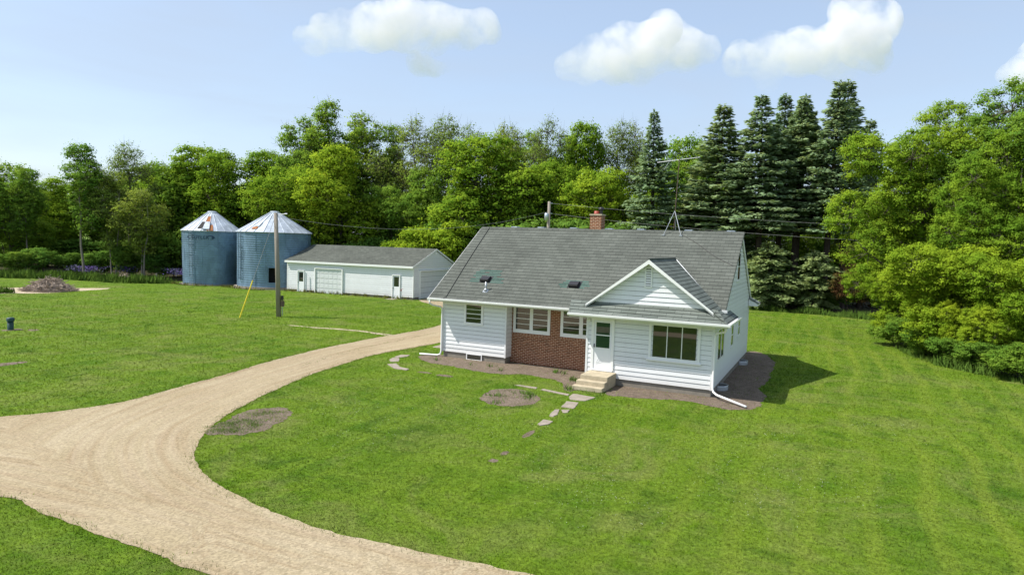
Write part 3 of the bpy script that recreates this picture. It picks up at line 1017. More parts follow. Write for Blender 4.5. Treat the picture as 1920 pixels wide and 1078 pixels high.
# front door
dr = MB()
dr.fbox(FRONTW, 8.26, 8.37, .59, 2.72, .0, .06).fbox(FRONTW, 9.13, 9.24, .59, 2.72, .0, .06).fbox(FRONTW, 8.26, 9.24, 2.62, 2.72, 0, .063).fbox(FRONTW, 8.30, 9.20, .54, .59, 0, .08)
door = MB().fbox(FRONTW, 8.372, 9.128, .592, 2.618, .0, .034)
door.fbox(FRONTW, 8.40, 8.46, 1.46, 2.58, .034, .046).fbox(FRONTW, 9.05, 9.10, 1.46, 2.58, .034, .046).fbox(FRONTW, 8.46, 9.05, 2.54, 2.58, .034, .046).fbox(FRONTW, 8.46, 9.05, 1.46, 1.50, .034, .046).fbox(FRONTW, 8.46, 9.05, 2.00, 2.04, .034, .048)
door.fbox(FRONTW, 8.42, 9.08, .66, .74, .034, .040)
for k, q in enumerate((20, 40, 60)):              # pressed sunburst in the lower panel
    c, s = math.cos(R(q)), math.sin(R(q))
    door.prism([Vector((8.46 + .05 * c, -w_ - .034, .80 + .05 * s)), Vector((8.46 + .33 * c, -w_ - .034, .80 + .33 * s)), Vector((8.46 + .33 * c - .02 * s, -w_ - .034, .80 + .33 * s + .02 * c)), Vector((8.46 + .05 * c - .02 * s, -w_ - .034, .80 + .05 * s + .02 * c))], (0, -.008, 0))
door_o = door.build('front_door', M['door'], house)
dr.build('door_frame', M['trim'], door_o)
MB().fbox(FRONTW, 8.461, 9.049, 2.041, 2.539, .0345, .042).build('pane', M['glass_green'], door_o)
MB().fbox(FRONTW, 8.461, 9.049, 1.501, 1.999, .0345, .042).build('pane', M['glass_green'], door_o)
MB().fbox(FRONTW, 8.385, 8.42, 1.50, 1.64, .034, .075).build('handle', M['black'], door_o)
MB().fbox(FRONTW, 8.13, 8.19, 2.56, 2.66, .02, .09).build('door_light', M['trim'], house)
# chimney
ch = MB().box(5.80, 6.40, vr - .05, vr + .55, 6.2, 7.22)
cho = ch.build('chimney', M['brick'], house)
MB().box(5.77, 6.43, vr - .08, vr + .58, 7.22, 7.29).build('chimney_cap', M['concrete'], cho)
MB().lathe([(.14, 7.29), (.13, 7.45), (.10, 7.45), (.10, 7.3)], 6.05, vr + .25, 16).build('flue', M['red_paint'], cho, True)
ct = MB().lathe([(.075, 7.29), (.075, 7.50)], 6.27, vr + .3, 12).lathe([(.13, 7.50), (.15, 7.56), (.10, 7.64), (.0, 7.66)], 6.27, vr + .3, 12)
ct.build('flue_cowl', M['black'], cho, True)
# roof vents, pipe, patches, lightning cable, ridge line vents
RZ = lambda v: zt + m_main * (v + eo)
sl = Vector((0, 1, m_main)).normalized()
nr = Vector((0, -m_main, 1)).normalized()


def on_roof(u, v, s=0, h=0):
    return Vector((u, v, RZ(v))) + sl * s + nr * h


for (u, v) in ((1.94, .69), (6.54, .69)):
    vb = MB()
    P = lambda a, s, h: on_roof(u + a, v, s, h)
    pts = [P(-.23, .22, .0), P(-.23, -.16, .0), P(-.23, -.20, .10), P(-.23, -.16, .16), P(-.23, .15, .12), P(-.23, .22, .06)]
    vb.prism(pts, (.44, 0, 0))
    vb.prism([P(-.30, -.22, .006), P(.30, -.22, .006), P(.30, .3, .006), P(-.30, .3, .006)], nr * .008)
    vb.build('roof_vent', M['black'], roof)
    pm = MB()
    rr = random.Random(int(u * 10))
    rows = 7 if u < 3 else 4
    for k in range(rows):
        s0 = -.20 + k * .15
        wid = rr.uniform(.5, .95) * (1.15 if u < 3 else .85)
        off = rr.uniform(-.15, .15)
        if k % 2 and rows > 4 and k > 2:
            segs = [(-wid + off, -.25 + off), (.0 + off, wid * .8 + off)]
        else:
            segs = [(-wid + off, wid + off)]
        for (q0, q1) in segs:
            pm.prism([P(q0, s0, .004), P(q1, s0, .004), P(q1, s0 + .085, .004), P(q0, s0 + .085, .004)], nr * .005)
    pm.build('shingle_patch', M['shingle_patch'], roof)
P0 = on_roof(2.32, .0)
pp = MB().tube([P0, P0 + Vector((0, 0, .42))], .045, 10)
pp.tube([P0 - sl * .02, P0 + Vector((0, 0, .12))], [.085, .05], 12)
b4 = [on_roof(2.32 + dx, .0, s, .006) for dx, s in ((-.13, -.13), (.13, -.13), (.13, .11), (-.13, .11))]
pp.prism(b4, nr * .006)
pp.build('vent_pipe', M['alu'], roof, True)
for x in (1.41, 2.99, 4.83, 6.75, 8.4, 10.74, 12.7):
    bx = MB().prism([(x - .22, vr + .12, zr - .1), (x - .18, vr + .14, zr + .06), (x + .18, vr + .14, zr + .06), (x + .22, vr + .12, zr - .1)], (0, .35, 0))
    bx.build('ridge_vent', M['galv'], roof)
MB().tube([on_roof(.02, 4.55, 0, .02), on_roof(.12, 3.0, 0, .02), on_roof(.28, 1.2, 0, .02), on_roof(.47, -.52, 0, .02), (.47, -eo - .14, ze + .15)], .014, 5).build('roof_cable', M['cable'], roof)
MB().tube([on_roof(10.55, 4.3, 0, .02), on_roof(11.4, 3.7, 0, .02), on_roof(12.3, 2.9, 0, .02), on_roof(13.2, 2.35, 0, .02)], .011, 5).build('roof_cable', M['cable'], roof)

# concrete steps
st = MB()
for (v1, z0, z1) in ((-2.78, .0, .52), (-3.08, .0, .345), (-3.38, .0, .175)):
    k = {-2.78: 0, -3.08: .06, -3.38: .12}[v1]
    v0 = {-2.78: -w_ - .03, -3.08: -2.78, -3.38: -3.08}[v1]
    st.box(8.24 - k, 9.38 - k * .2, v1, v0, z0, z1)
sto = st.build('concrete_steps', M['concrete'])
bv = sto.modifiers.new('bevel', 'BEVEL'); bv.width = .02; bv.segments = 2
tag(sto, 'worn tan concrete steps at the white front door', 'steps')

# window wells beside the right wall
for (y, lab) in ((.15, 'galvanised window well under the wide side window, nearer one'), (6.95, 'galvanised window well further back along the house side wall')):
    prof = []
    for k in range(6):
        z = -.06 + k * .05
        prof.append((.40 + (.02 if k % 2 else 0), z))
    wl = MB().lathe(prof, 0, 0, 24, -math.pi / 2, math.pi / 2)
    o = wl.build('window_well', M['alu'], None, True)
    o.location = (U - .03, y, 0)
    so_ = o.modifiers.new('solid', 'SOLIDIFY'); so_.thickness = .02
    tag(o, lab, 'window well', 'window wells')

# tv antenna on the ridge
an = thing('tv_antenna', 'old metal television antenna on a tripod mast at the roof ridge', 'antenna', (10.08, vr, zr))
MB().tube([(0, 0, .1), (.03, 0, 1.2), (.10, 0, 3.45)], .022, 6).build('mast', M['rust_steel'], an)
for (dx, dy) in ((-.42, -.35), (.42, -.35), (0, .5)):
    zf = -m_main * abs(dy) if dy < 0 else -m_rear * dy
    l = MB().tube([(dx, dy, zf + .0), (0, 0, .95)], .016, 6)
    l.box(dx - .07, dx + .07, dy - .07, dy + .07, zf - .02, zf + .035)
    l.build('tripod_leg', M['alu'], an)
bo = MB().tube([(-.95, -.05, 3.28), (1.05, .1, 3.50)], .018, 6)
bo.build('boom', M['alu'], an)
for s in (-1, 1):
    v = MB().tube([(-.35, 0, 3.36), (-.62, 0, 3.36 + s * .42)], .014, 5)
    for k in range(4):
        q = Vector((-.35, 0, 3.36)).lerp(Vector((-.62, 0, 3.36 + s * .42)), (k + 1) / 4)
        v.tube([q + Vector((0, -.3, 0)), q + Vector((0, .3, 0))], .006, 4)
    v.build('reflector', M['alu'], an)
for k in range(8):
    f = (k + .6) / 8.2
    c = Vector((-.95, -.05, 3.29)).lerp(Vector((1.05, .1, 3.51)), f)
    L = .25 if f < .3 else .75 + .25 * math.sin(k * 2.1)
    MB().tube([c + Vector((.0, -L, .03)), c + Vector((0, L, .03))], .007, 4).build('antenna_element', M['alu'], an)

# ------------------------------------------------------------------ the garage
gar = thing('garage', 'long white outbuilding with two doors, overhead doors and grey roof', 'garage', (-18.573, 24.312, 0), .047)
GL, GW, gze, gzr = 15.24, 8.28, 3.06, 4.86
GF = (Vector((0, 0, 0)), Vector((1, 0, 0)), Vector((0, -1, 0)))
GR = (Vector((0, 0, 0)), Vector((0, 1, 0)), Vector((1, 0, 0)))
GLf = (Vector((-GL, 0, 0)), Vector((0, 1, 0)), Vector((-1, 0, 0)))
GB = (Vector((0, GW, 0)), Vector((1, 0, 0)), Vector((0, 1, 0)))
mg = (gzr - gze - .1) / (GW / 2 + .26)
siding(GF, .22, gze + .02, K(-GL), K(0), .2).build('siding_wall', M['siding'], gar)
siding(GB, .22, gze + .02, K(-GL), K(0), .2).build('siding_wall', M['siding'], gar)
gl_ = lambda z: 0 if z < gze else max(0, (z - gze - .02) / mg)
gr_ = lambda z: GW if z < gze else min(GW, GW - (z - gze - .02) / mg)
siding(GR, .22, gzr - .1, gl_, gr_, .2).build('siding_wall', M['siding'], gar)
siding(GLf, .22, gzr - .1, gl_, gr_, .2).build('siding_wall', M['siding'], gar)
f = MB().box(-GL + .03, -.03, .03, .2, -.1, .22).box(-GL + .03, -.03, GW - .2, GW - .03, -.1, .22).box(-.2, -.03, .2, GW - .2, -.1, .22).box(-GL + .03, -GL + .2, .2, GW - .2, -.1, .22)
f.build('foundation', M['foundation'], gar)
gro = MB()
for s in (0, 1):
    y0, y1 = (-.28, GW / 2) if s == 0 else (GW + .28, GW / 2)
    q = [(-GL - .12, y0, gze + .12), (.1, y0, gze + .12), (.1, y1, gzr), (-GL - .12, y1, gzr)]
    gro.prism(q if s == 0 else q[::-1], (0, 0, -.07))
gro = gro.build('roof', M['shingle_garage'], gar)
gt = MB()
gt.box(-GL - .14, .12, -.30, -.272, gze - .08, gze + .115)
gt.box(-GL - .10, .08, -.272, -.03, gze - .05, gze - .03)
gt.build('fascia', M['trim'], gar)
for xx in (.1, -GL - .142):
    gk = MB()
    for s in (0, 1):
        y0, y1 = (-.30, GW / 2) if s == 0 else (GW + .30, GW / 2)
        q = [(xx, y0, gze + .10), (xx, y1, gzr - .01), (xx, y1, gzr - .17), (xx, y0, gze - .07)]
        gk.prism(q if s == 0 else q[::-1], (.022, 0, 0))
    gk.build('rake_board', M['trim'], gar)
for args in ((GF, -GL - .03, -GL + .06, .2, gze, -.02, .034), (GF, -.06, .03, .2, gze, -.03, .034), (GR, GW - .06, GW + .03, .2, gze, -.03, .034), (GR, .2, GW - .2, gze + .02, gze + .08, .02, .04)):
    MB().fbox(*args).build('corner_board', M['trim'], gar)


def entry_door(u0, u1, z0, z1, lab):
    d = MB().fbox(GF, u0 + .07, u1 - .07, z0, z1 - .07, .0, .035)
    do = d.build('entry_door', M['door'], gar)
    MB().fbox(GF, u0, u0 + .068, z0, z1, 0, .10).fbox(GF, u1 - .068, u1, z0, z1, 0, .10).fbox(GF, u0 + .068, u1 - .068, z1 - .068, z1, 0, .10).build('door_frame', M['trim'], do)
    MB().fbox(GF, u0 + .2, u1 - .16, z1 - 1.12, z1 - .2, .03, .043).build('pane', M['glass'], do)
    MB().fbox(GF, u0 + .10, u0 + .15, z0 + .92, z0 + .99, .036, .09).build('handle', M['black'], do)


entry_door(-13.88, -12.98, .03, 2.2, '')
entry_door(-2.33, -1.42, .05, 2.3, '')


def overhead(fr, u0, u1, z0, z1, cols, rows):
    do = MB().fbox(fr, u0, u1, z0, z1, -.06, .026).build('overhead_door', M['door_groove'], gar)
    W, H = (u1 - u0) / cols, (z1 - z0) / rows
    for j in range(rows):
        d = MB()
        z_a, z_b = z0 + H * j + .012, z0 + H * (j + 1) - .012
        d.fbox(fr, u0 + .01, u1 - .01, z_a, z_b, .0265, .036)
        for i in range(cols):
            d.fbox(fr, u0 + W * i + .07, u0 + W * (i + 1) - .07, z_a + .07, z_b - .07, .036, .048)
        d.build('door_panel', M['garage_door'], do)
    MB().fbox(fr, u0 - .11, u0 - .003, z0, z1 + .11, 0, .15).fbox(fr, u1 + .003, u1 + .11, z0, z1 + .11, 0, .15).fbox(fr, u0 - .003, u1 + .003, z1 + .003, z1 + .11, 0, .15).build('door_frame', M['trim'], do)


overhead(GF, -11.52, -8.24, .0, 2.48, 6, 5)
overhead(GR, 1.12, 7.18, .02, 2.66, 8, 5)
MB().fbox(GR, GW / 2 - .15, GW / 2 + .15, gzr - .62, gzr - .36, .02, .05).build('gable_vent', M['trim'], gar)
ps = MB().tube([(-12.56, -.22, -.05), (-12.57, -.2, 1.95)], .045, 8)
o = ps.build('metal_post', M['galv'])
o.matrix_world = gar.matrix_basis.copy()
tag(o, 'thin grey post standing between the garage doors on the far side', 'post')
hy = thing('yard_hydrant', 'small rusty yard hydrant pipe by the garage corner', 'hydrant', (-19.45, 23.62, 0), .05)
MB().tube([(0, 0, -.05), (0, 0, .85)], .022, 8).build('riser_pipe', M['galv'], hy)
MB().tube([(0, 0, .82), (0, 0, 1.0)], [.05, .06], 8).tube([(0, 0, .93), (0, -.12, .86)], .025, 6).build('hydrant_head', M['red_paint'], hy)
MB().tube([(0, 0, 1.0), (.22, 0, 1.04)], .014, 6).build('handle', M['red_paint'], hy)
sl_ = MB().box(-20.85, -19.95, 22.9, 23.9, -.05, .03).build('concrete_pad', M['flag'])
tag(sl_, 'flat concrete pad in the grass before the garage door', 'concrete pad')

# ------------------------------------------------------------------ grain bins


def grain_bin(cx, cy, r0, r1, zE, zA, label, lad_ang, doorway=None):
    root = thing('grain_bin', label, 'grain bin', (cx, cy, 0), 0, 'corrugated grain bins')
    seg = 96
    pitch = .235
    prof = []
    n = int((zE + .0) / (pitch / 4))
    for i in range(n + 1):
        z = zE * i / n
        rr = r0 + (r1 - r0) * z / zE
        prof.append((rr + .015 * math.sin(2 * math.pi * z / pitch), z))
    w = MB().lathe(prof, 0, 0, seg)
    if doorway:
        qa, qb, z0, z1 = doorway
        keep = []
        for fc in w.f:
            p = sum((Vector(w.v[i]) for i in fc), Vector()) / 4
            q = math.atan2(p.y, p.x)
            if qa < q < qb and z0 < p.z < z1:
                continue
            keep.append(fc)
        w.f = keep
    wall = w.build('bin_wall', M['galv_wall'], root, True)
    sd = wall.modifiers.new('solid', 'SOLIDIFY'); sd.thickness = .03; sd.offset = -1
    if doorway:
        fm = MB()
        for q in (qa, qb):
            c, s = math.cos(q), math.sin(q)
            fm.tube([(r0 * c * 1.005, r0 * s * 1.005, z0 - .05), (r0 * c * 1.005, r0 * s * 1.005, z1 + .05)], .05, 6)
        for z in (z0 - .02, z1 + .02):
            fm.tube([(r0 * 1.005 * math.cos(qa + (qb - qa) * k / 4), r0 * 1.005 * math.sin(qa + (qb - qa) * k / 4), z) for k in range(5)], .05, 6)
        fm.build('door_frame', M['galv_wall'], root)
        MB().fbox((Vector((0, 0, 0)), Vector((-math.sin((qa + qb) / 2), math.cos((qa + qb) / 2), 0)), Vector((math.cos((qa + qb) / 2), math.sin((qa + qb) / 2), 0))), -.6, .6, 0.0, z1 + .3, r0 - .75, r0 - .7).build('dark_backing', M['dark'], root)  # near-black panel paints the unlit bin interior behind the doorway
    # vertical seams
    sm = MB()
    for k in range(8):
        q = 2 * math.pi * k / 8 + .3
        for j in range(3):
            qq = q + .26 * (j % 2)
            c, s = math.cos(qq), math.sin(qq)
            z0_, z1_ = zE * j / 3, zE * (j + 1) / 3
            ra = r0 + (r1 - r0) * z0_ / zE + .012
            rb = r0 + (r1 - r0) * z1_ / zE + .012
            sm.tube([(ra * c, ra * s, z0_), (rb * c, rb * s, z1_)], .022, 5)
    sm.build('wall_seam', M['galv_wall'], root)
    # conical roof with raised ribs, hatch, cap
    re = r1 + .12
    npan = 24
    rp = MB().lathe([(re, zE - .06), (re + .01, zE), (.45, zA - .02)], 0, 0, npan)
    rf = rp.build('bin_roof', M['galv_roof'], root)
    rb = MB()
    for k in range(npan):
        q = 2 * math.pi * k / npan
        c, s = math.cos(q), math.sin(q)
        rb.tube([(re * c, re * s, zE + .02), (.45 * c, .45 * s, zA + .0)], .038, 5)
    rb.build('roof_rib', M['galv_roof'], rf)
    MB().lathe([(.52, zA - .04), (.52, zA + .05), (.40, zA + .12), (0, zA + .15)], 0, 0, 24).build('roof_cap', M['galv'], rf)
    # ladder
    la = MB()
    c, s = math.cos(lad_ang), math.sin(lad_ang)
    tx, ty = -s, c
    rl0, rl1 = r0 + .17, r1 + .17
    for sd_ in (-.2, .2):
        la.tube([(rl0 * c + tx * sd_, rl0 * s + ty * sd_, .9), (rl1 * c + tx * sd_, rl1 * s + ty * sd_, zE - .05)], .022, 6)
    k = 1.0
    while k < zE - .1:
        rr = rl0 + (rl1 - rl0) * k / zE
        la.tube([(rr * c - tx * .2, rr * s - ty * .2, k), (rr * c + tx * .2, rr * s + ty * .2, k)], .016, 5)
        k += .3
    for z in (1.1, 2.2, 3.3, 4.4, 5.5):
        for sd_ in (-.2, .2):
            rr = r0 + (r1 - r0) * z / zE
            la.tube([((rr - .05) * c + tx * sd_, (rr - .05) * s + ty * sd_, z), ((rr + .19) * c + tx * sd_, (rr + .19) * s + ty * sd_, z)], .03, 5)
    la.build('ladder', M['galv_dark'], root)
    return root, rf, re


camdir = lambda cx, cy: math.atan2(CAM[1] - cy, CAM[0] - cx)
q0 = camdir(-46.02, 24.42)
binL, roofL, reL = grain_bin(-46.02, 24.42, 2.97, 3.09, 5.95, 8.05, 'corrugated grain bin farther from the white garage, with dark lettering', q0 - .72)
q1 = camdir(-38.2, 26.07)
binR, roofR, reR = grain_bin(-38.2, 26.07, 3.80, 3.82, 6.0, 8.2, 'wider grain bin beside the white garage with an open dark doorway', q1 - 1.05, (q1 - .16, q1 + .04, .72, 2.30))
# pad of the right bin
o = MB().lathe([(0, .0), (4.15, .0), (4.12, .22), (0, .22)], 0, 0, 48).build('concrete_footing', M['flag'], binR)
o = MB().lathe([(0, .0), (3.3, .0), (3.28, .12), (0, .12)], 0, 0, 48).build('concrete_footing', M['foundation'], binL)


def roof_panel(rf, re, zE, zA, q, dq, f0, f1, mat, name, h=.012):
    P = lambda qq, f: Vector(((re + (.45 - re) * f) * math.cos(qq), (re + (.45 - re) * f) * math.sin(qq), zE + (zA - zE) * f + h))
    b = MB().prism([P(q - dq, f0), P(q + dq, f0), P(q + dq * 1, f1), P(q - dq * 1, f1)], (0, 0, .01 + h))
    return b.build(name, mat, rf)


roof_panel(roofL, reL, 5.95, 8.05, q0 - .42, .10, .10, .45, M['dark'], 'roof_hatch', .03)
roof_panel(roofL, reL, 5.95, 8.05, q0 - .20, .11, .02, .40, M['galv_roof'], 'hatch_lid', .09)
roof_panel(roofL, reL, 5.95, 8.05, q0 - .20, .12, .40, .75, M['rust'], 'rusty_panel', .02)
roof_panel(roofL, reL, 5.95, 8.05, q0 - .07, .10, .0, .30, M['rust'], 'rusty_panel', .02)
roof_panel(roofR, reR, 6.0, 8.2, q1 - .62, .09, .12, .22, M['rust'], 'rusty_panel', .03)
roof_panel(roofR, reR, 6.0, 8.2, q1 - .60, .08, .24, .45, M['galv'], 'roof_hatch', .05)
ML = MB()
for sd_ in (-.16, .16):
    ML.tube([((reR - .0) * math.cos(q1 + .02) - math.sin(q1) * sd_, reR * math.sin(q1 + .02) + math.cos(q1) * sd_, 6.08), (.5 * math.cos(q1) - math.sin(q1) * sd_, .5 * math.sin(q1) + math.cos(q1) * sd_, 8.27)], .02, 5)
for k in range(11):
    f = (k + .5) / 11
    rr, zz = reR + (.5 - reR) * f, 6.1 + (8.27 - 6.1) * f
    ML.tube([(rr * math.cos(q1) + math.sin(q1) * .16, rr * math.sin(q1) - math.cos(q1) * .16, zz), (rr * math.cos(q1) - math.sin(q1) * .16, rr * math.sin(q1) + math.cos(q1) * .16, zz)], .016, 5)
ML.build('roof_ladder', M['galv'], roofR)

# lettering on the left bin, wrapped on the wall
cu = bpy.data.curves.new('lettering', 'FONT')
cu.body = 'BUTLER'
cu.size = .52
cu.space_character = 1.08
cu.extrude = 0
tmp = bpy.data.objects.new('lettering', cu)
COL.objects.link(tmp)
bpy.context.view_layer.update()
tme = bpy.data.meshes.new_from_object(tmp.evaluated_get(bpy.context.evaluated_depsgraph_get()))
bpy.data.objects.remove(tmp)
xs = [v.co.x for v in tme.vertices]
x0, x1 = min(xs), max(xs)
qc = q0 - .40
lt = MB()
bm = bmesh.new()
bm.from_mesh(tme)
bmesh.ops.subdivide_edges(bm, edges=[e for e in bm.edges if e.calc_length() > .15], cuts=1)


def on_bin(x, z, out=.05):
    q = qc + x / 3.09
    return ((3.09 + out) * math.cos(q), (3.09 + out) * math.sin(q), z)


for v in bm.verts:
    v.co = on_bin((v.co.x - (x0 + x1) / 2) * 1.0, 5.06 + v.co.y * .95)
me = bpy.data.meshes.new('lettering')
bm.to_mesh(me)
bm.free()
link('lettering', me, M['letter'], binL)
lg = MB()
cxm = (x1 - x0) / 2 + .42                          # swoosh with a solid diamond after the letters, smaller mark before
for (k0, k1, ra, rb_, off) in ((0, 26, .42, .22, cxm - .30), (0, 26, .22, .14, -cxm + .02)):
    n = 24
    ring = []
    for k in range(n):
        t0, t1 = 2 * math.pi * k / n, 2 * math.pi * (k + 1) / n
        for (ta, tb) in ((t0, t1),):
            wi = .10 * (.55 + .45 * math.cos(ta - (.4 if off > 0 else 2.7)))
            if wi < .03: continue
            lg.add([on_bin(off + ra * math.cos(ta), 5.24 + rb_ * math.sin(ta)), on_bin(off + ra * math.cos(tb), 5.24 + rb_ * math.sin(tb)),
                    on_bin(off + (ra - wi) * math.cos(tb), 5.24 + (rb_ - wi) * math.sin(tb)), on_bin(off + (ra - wi) * math.cos(ta), 5.24 + (rb_ - wi) * math.sin(ta))], [(0, 1, 2, 3)])
for (off, s) in ((cxm, .19), (-cxm - .02, .10)):
    lg.add([on_bin(off - s, 5.24, .055), on_bin(off, 5.24 - s * .8, .055), on_bin(off + s, 5.24, .055), on_bin(off, 5.24 + s * .8, .055)], [(0, 1, 2, 3)])
lg.build('emblem', M['letter'], binL)

# ------------------------------------------------------------------ poles and wires
Rt = Vector(_r)
up1 = thing('utility_pole', 'weathered wooden pole on the lawn before the grain bins', 'utility pole', (-17.7, 6.66, 0))
ptop = Vector((0, 0, 7.25)) - Rt * .27
MB().tube([Vector((0, 0, -.3)), ptop * .5, ptop], [.175, .155, .125], 14).build('post', M['pole'], up1, True)
MB().tube([ptop + Vector((0, 0, -.12)), ptop + Rt * .75 + Vector((0, 0, -.05))], .03, 6).tube([ptop + Rt * .62 + Vector((0, 0, -.05)), ptop + Rt * .80 + Vector((0, 0, -.04))], .05, 6).build('bracket_arm', M['alu'], up1)
mb = MB()
mc = Rt * .25 + Vector((0, -.02, 0))
o = MB().fbox((Vector(mc), Rt, Vector((-FWD[0], -FWD[1], 0)).normalized()), -.09, .12, .75, 1.15, -.08, .09).build('meter_box', M['rust_steel'], up1)
MB().fbox((Vector(mc), Rt, Vector((-FWD[0], -FWD[1], 0)).normalized()), -.08, .06, 1.18, 1.5, -.08, .08).build('meter_box', M['black'], up1)
MB().tube([mc + Vector((0, 0, .75)), mc + Vector((0, 0, .1))], .03, 6).build('conduit', M['galv'], up1)
gy = thing('guy_wire', 'guy wire with a bright yellow guard beside the wooden pole', 'guy wire', (-18.93, 4.33, 0))
gtop = Vector((-17.7, 6.66, 0)) + ptop * .985 - Vector((-18.93, 4.33, 0))
MB().tube([(0, 0, -.05), gtop], .013, 6).build('cable', M['wire'], gy)
MB().tube([gtop * .005, gtop * .36], .045, 8).build('guard_sleeve', M['yellow'], gy)

p2 = at(1030, 378, 60)
up2 = thing('utility_pole', 'service pole with a grey transformer behind the house roof', 'utility pole', (p2[0], p2[1], 0))
MB().tube([(0, 0, -.3), (0, 0, p2[2])], [.18, .13], 12).build('post', M['pole'], up2, True)
MB().lathe([(0, p2[2] - 1.75), (.2, p2[2] - 1.72), (.2, p2[2] - 1.15), (.15, p2[2] - 1.08), (0, p2[2] - 1.06)], -.08, -.33, 14).build('transformer', M['galv'], up2, True)
MB().tube([(0, 0, p2[2] - .15), Rt * .3 + Vector((0, 0, p2[2] - .17))], .05, 6).tube([(0, 0, p2[2] - 1.05), Rt * .3 + Vector((0, 0, p2[2] - 1.1))], .04, 6).build('insulator', M['galv'], up2)


def wire(p, q, sag, label, r=.009):
    p, q = Vector(p), Vector(q)
    n = 14
    pts = [p.lerp(q, k / n) - Vector((0, 0, sag * 4 * (k / n) * (1 - k / n))) - p for k in range(n + 1)]
    o = MB().tube(pts, r, 5).build('power_line', M['wire'])
    o.location = p
    tag(o, label, 'power line', 'overhead power lines')


pt2 = Vector((p2[0], p2[1], p2[2]))
wire(pt2 + Rt * .3 + Vector((0, 0, -.17)), at(1720, 427, 52), .25, 'upper power line running from the service pole past the antenna')
wire(pt2 + Rt * .3 + Vector((0, 0, -1.1)), at(1720, 456, 52), .3, 'lower power line running from the transformer past the chimney')
wire(Vector((-17.7, 6.66, 0)) + ptop * .97, pt2 + Vector((0, 0, -.9)), 1.25, 'sagging power line between the two wooden poles')

# ------------------------------------------------------------------ small yard things
gp = thing('well_pipe', 'short dark green capped pipe standing in the lawn', 'pipe', (-23.75, -7.1, 0))
MB().lathe([(.15, -.05), (.15, .50), (.0, .50)], 0, 0, 20).build('pipe', M['green_paint'], gp, True)
MB().lathe([(.19, .50), (.19, .66), (.13, .70), (0, .71)], 0, 0, 20).build('cap', M['green_paint'], gp, True)


def brush(cx, cy, rx, ry, h, n, label, seed, mat='stick', rz=0.0):
    rg = np.random.default_rng(seed)
    b = MB()
    for i in range(n):
        a = rg.uniform(0, 2 * math.pi)
        f = math.sqrt(rg.uniform(0, 1))
        x, y = f * math.cos(a) * rx, f * math.sin(a) * ry
        z = h * (1 - f ** 1.4) * rg.uniform(.15, 1.0)
        L = rg.uniform(.4, 1.3)
        q = rg.uniform(0, 2 * math.pi)
        e = rg.uniform(-.5, .55)
        d = Vector((math.cos(q) * math.cos(e), math.sin(q) * math.cos(e), math.sin(e)))
        p0 = Vector((x, y, max(.03, z))) - d * L / 2
        p1 = p0 + d * L
        p0.z, p1.z = max(.02, p0.z), max(.02, p1.z)
        mid = (p0 + p1) / 2 + Vector(rg.normal(0, .07, 3))
        b.tube([p0, mid, p1], [rg.uniform(.014, .03), .018, .008], 4, False)
    # core of packed debris so that the heap is not see-through
    b.lathe([(rx * .93, 0), (rx * .72, h * .34), (rx * .48, h * .58), (rx * .22, h * .68), (0, h * .70)], 0, 0, 22)
    k = len(b.v)
    for i in range(k - 22 * 5, k):
        x, y, z = b.v[i]
        j = 1 + .12 * math.sin(i * 2.7) + .08 * math.sin(i * 1.3)
        b.v[i] = (x * j, y * j * ry / rx, z * j)
    o = b.build('brush_pile', M[mat])
    o.location = (cx, cy, 0)
    o.rotation_euler = (0, 0, rz)
    return tag(o, label, 'brush pile')


brush(-47.3, 7.9, 2.1, 1.7, 1.32, 1900, 'heap of dead grey branches on the sandy patch', 5, 'stick', .4)
brush(-48.9, 1.4, 3.2, 2.2, 1.35, 900, 'low dark heap of debris cut by the photo left edge', 6, 'bark')
o = brush(-57.6, 21.7, 1.3, .7, .8, 160, 'small reddish pile of cut wood between the slim trunks', 8, 'stick')
o.name = 'wood_pile'; o['category'] = 'wood pile'
po = MB().tube([(0, 0, -.1), (.02, 0, 1.0)], [.10, .09], 9)
po = po.build('fence_post', M['pole'])
po.location = (-51.6, 21.6, 0)
tag(po, 'short old wooden post at the wood edge near the bins', 'post')


# ------------------------------------------------------------------ trees
def tube_np(acc, pts, radii, seg=5):
    acc.tube(pts, radii, seg, False)


def leaves(P, N, L, W, rg):
    """one rhombic leaf per row: centre P, normal N, length L, width W"""
    n = len(P)
    r = rg.normal(0, 1, (n, 3))
    t = np.cross(N, r)
    t /= np.linalg.norm(t, axis=1, keepdims=True) + 1e-9
    b = np.cross(N, t)
    L = L[:, None] / 2
    W = W[:, None] / 2
    Q = np.stack([P - t * L, P + b * W - t * L * .1, P + t * L, P - b * W - t * L * .1], 1)
    return Q.reshape(-1, 3)


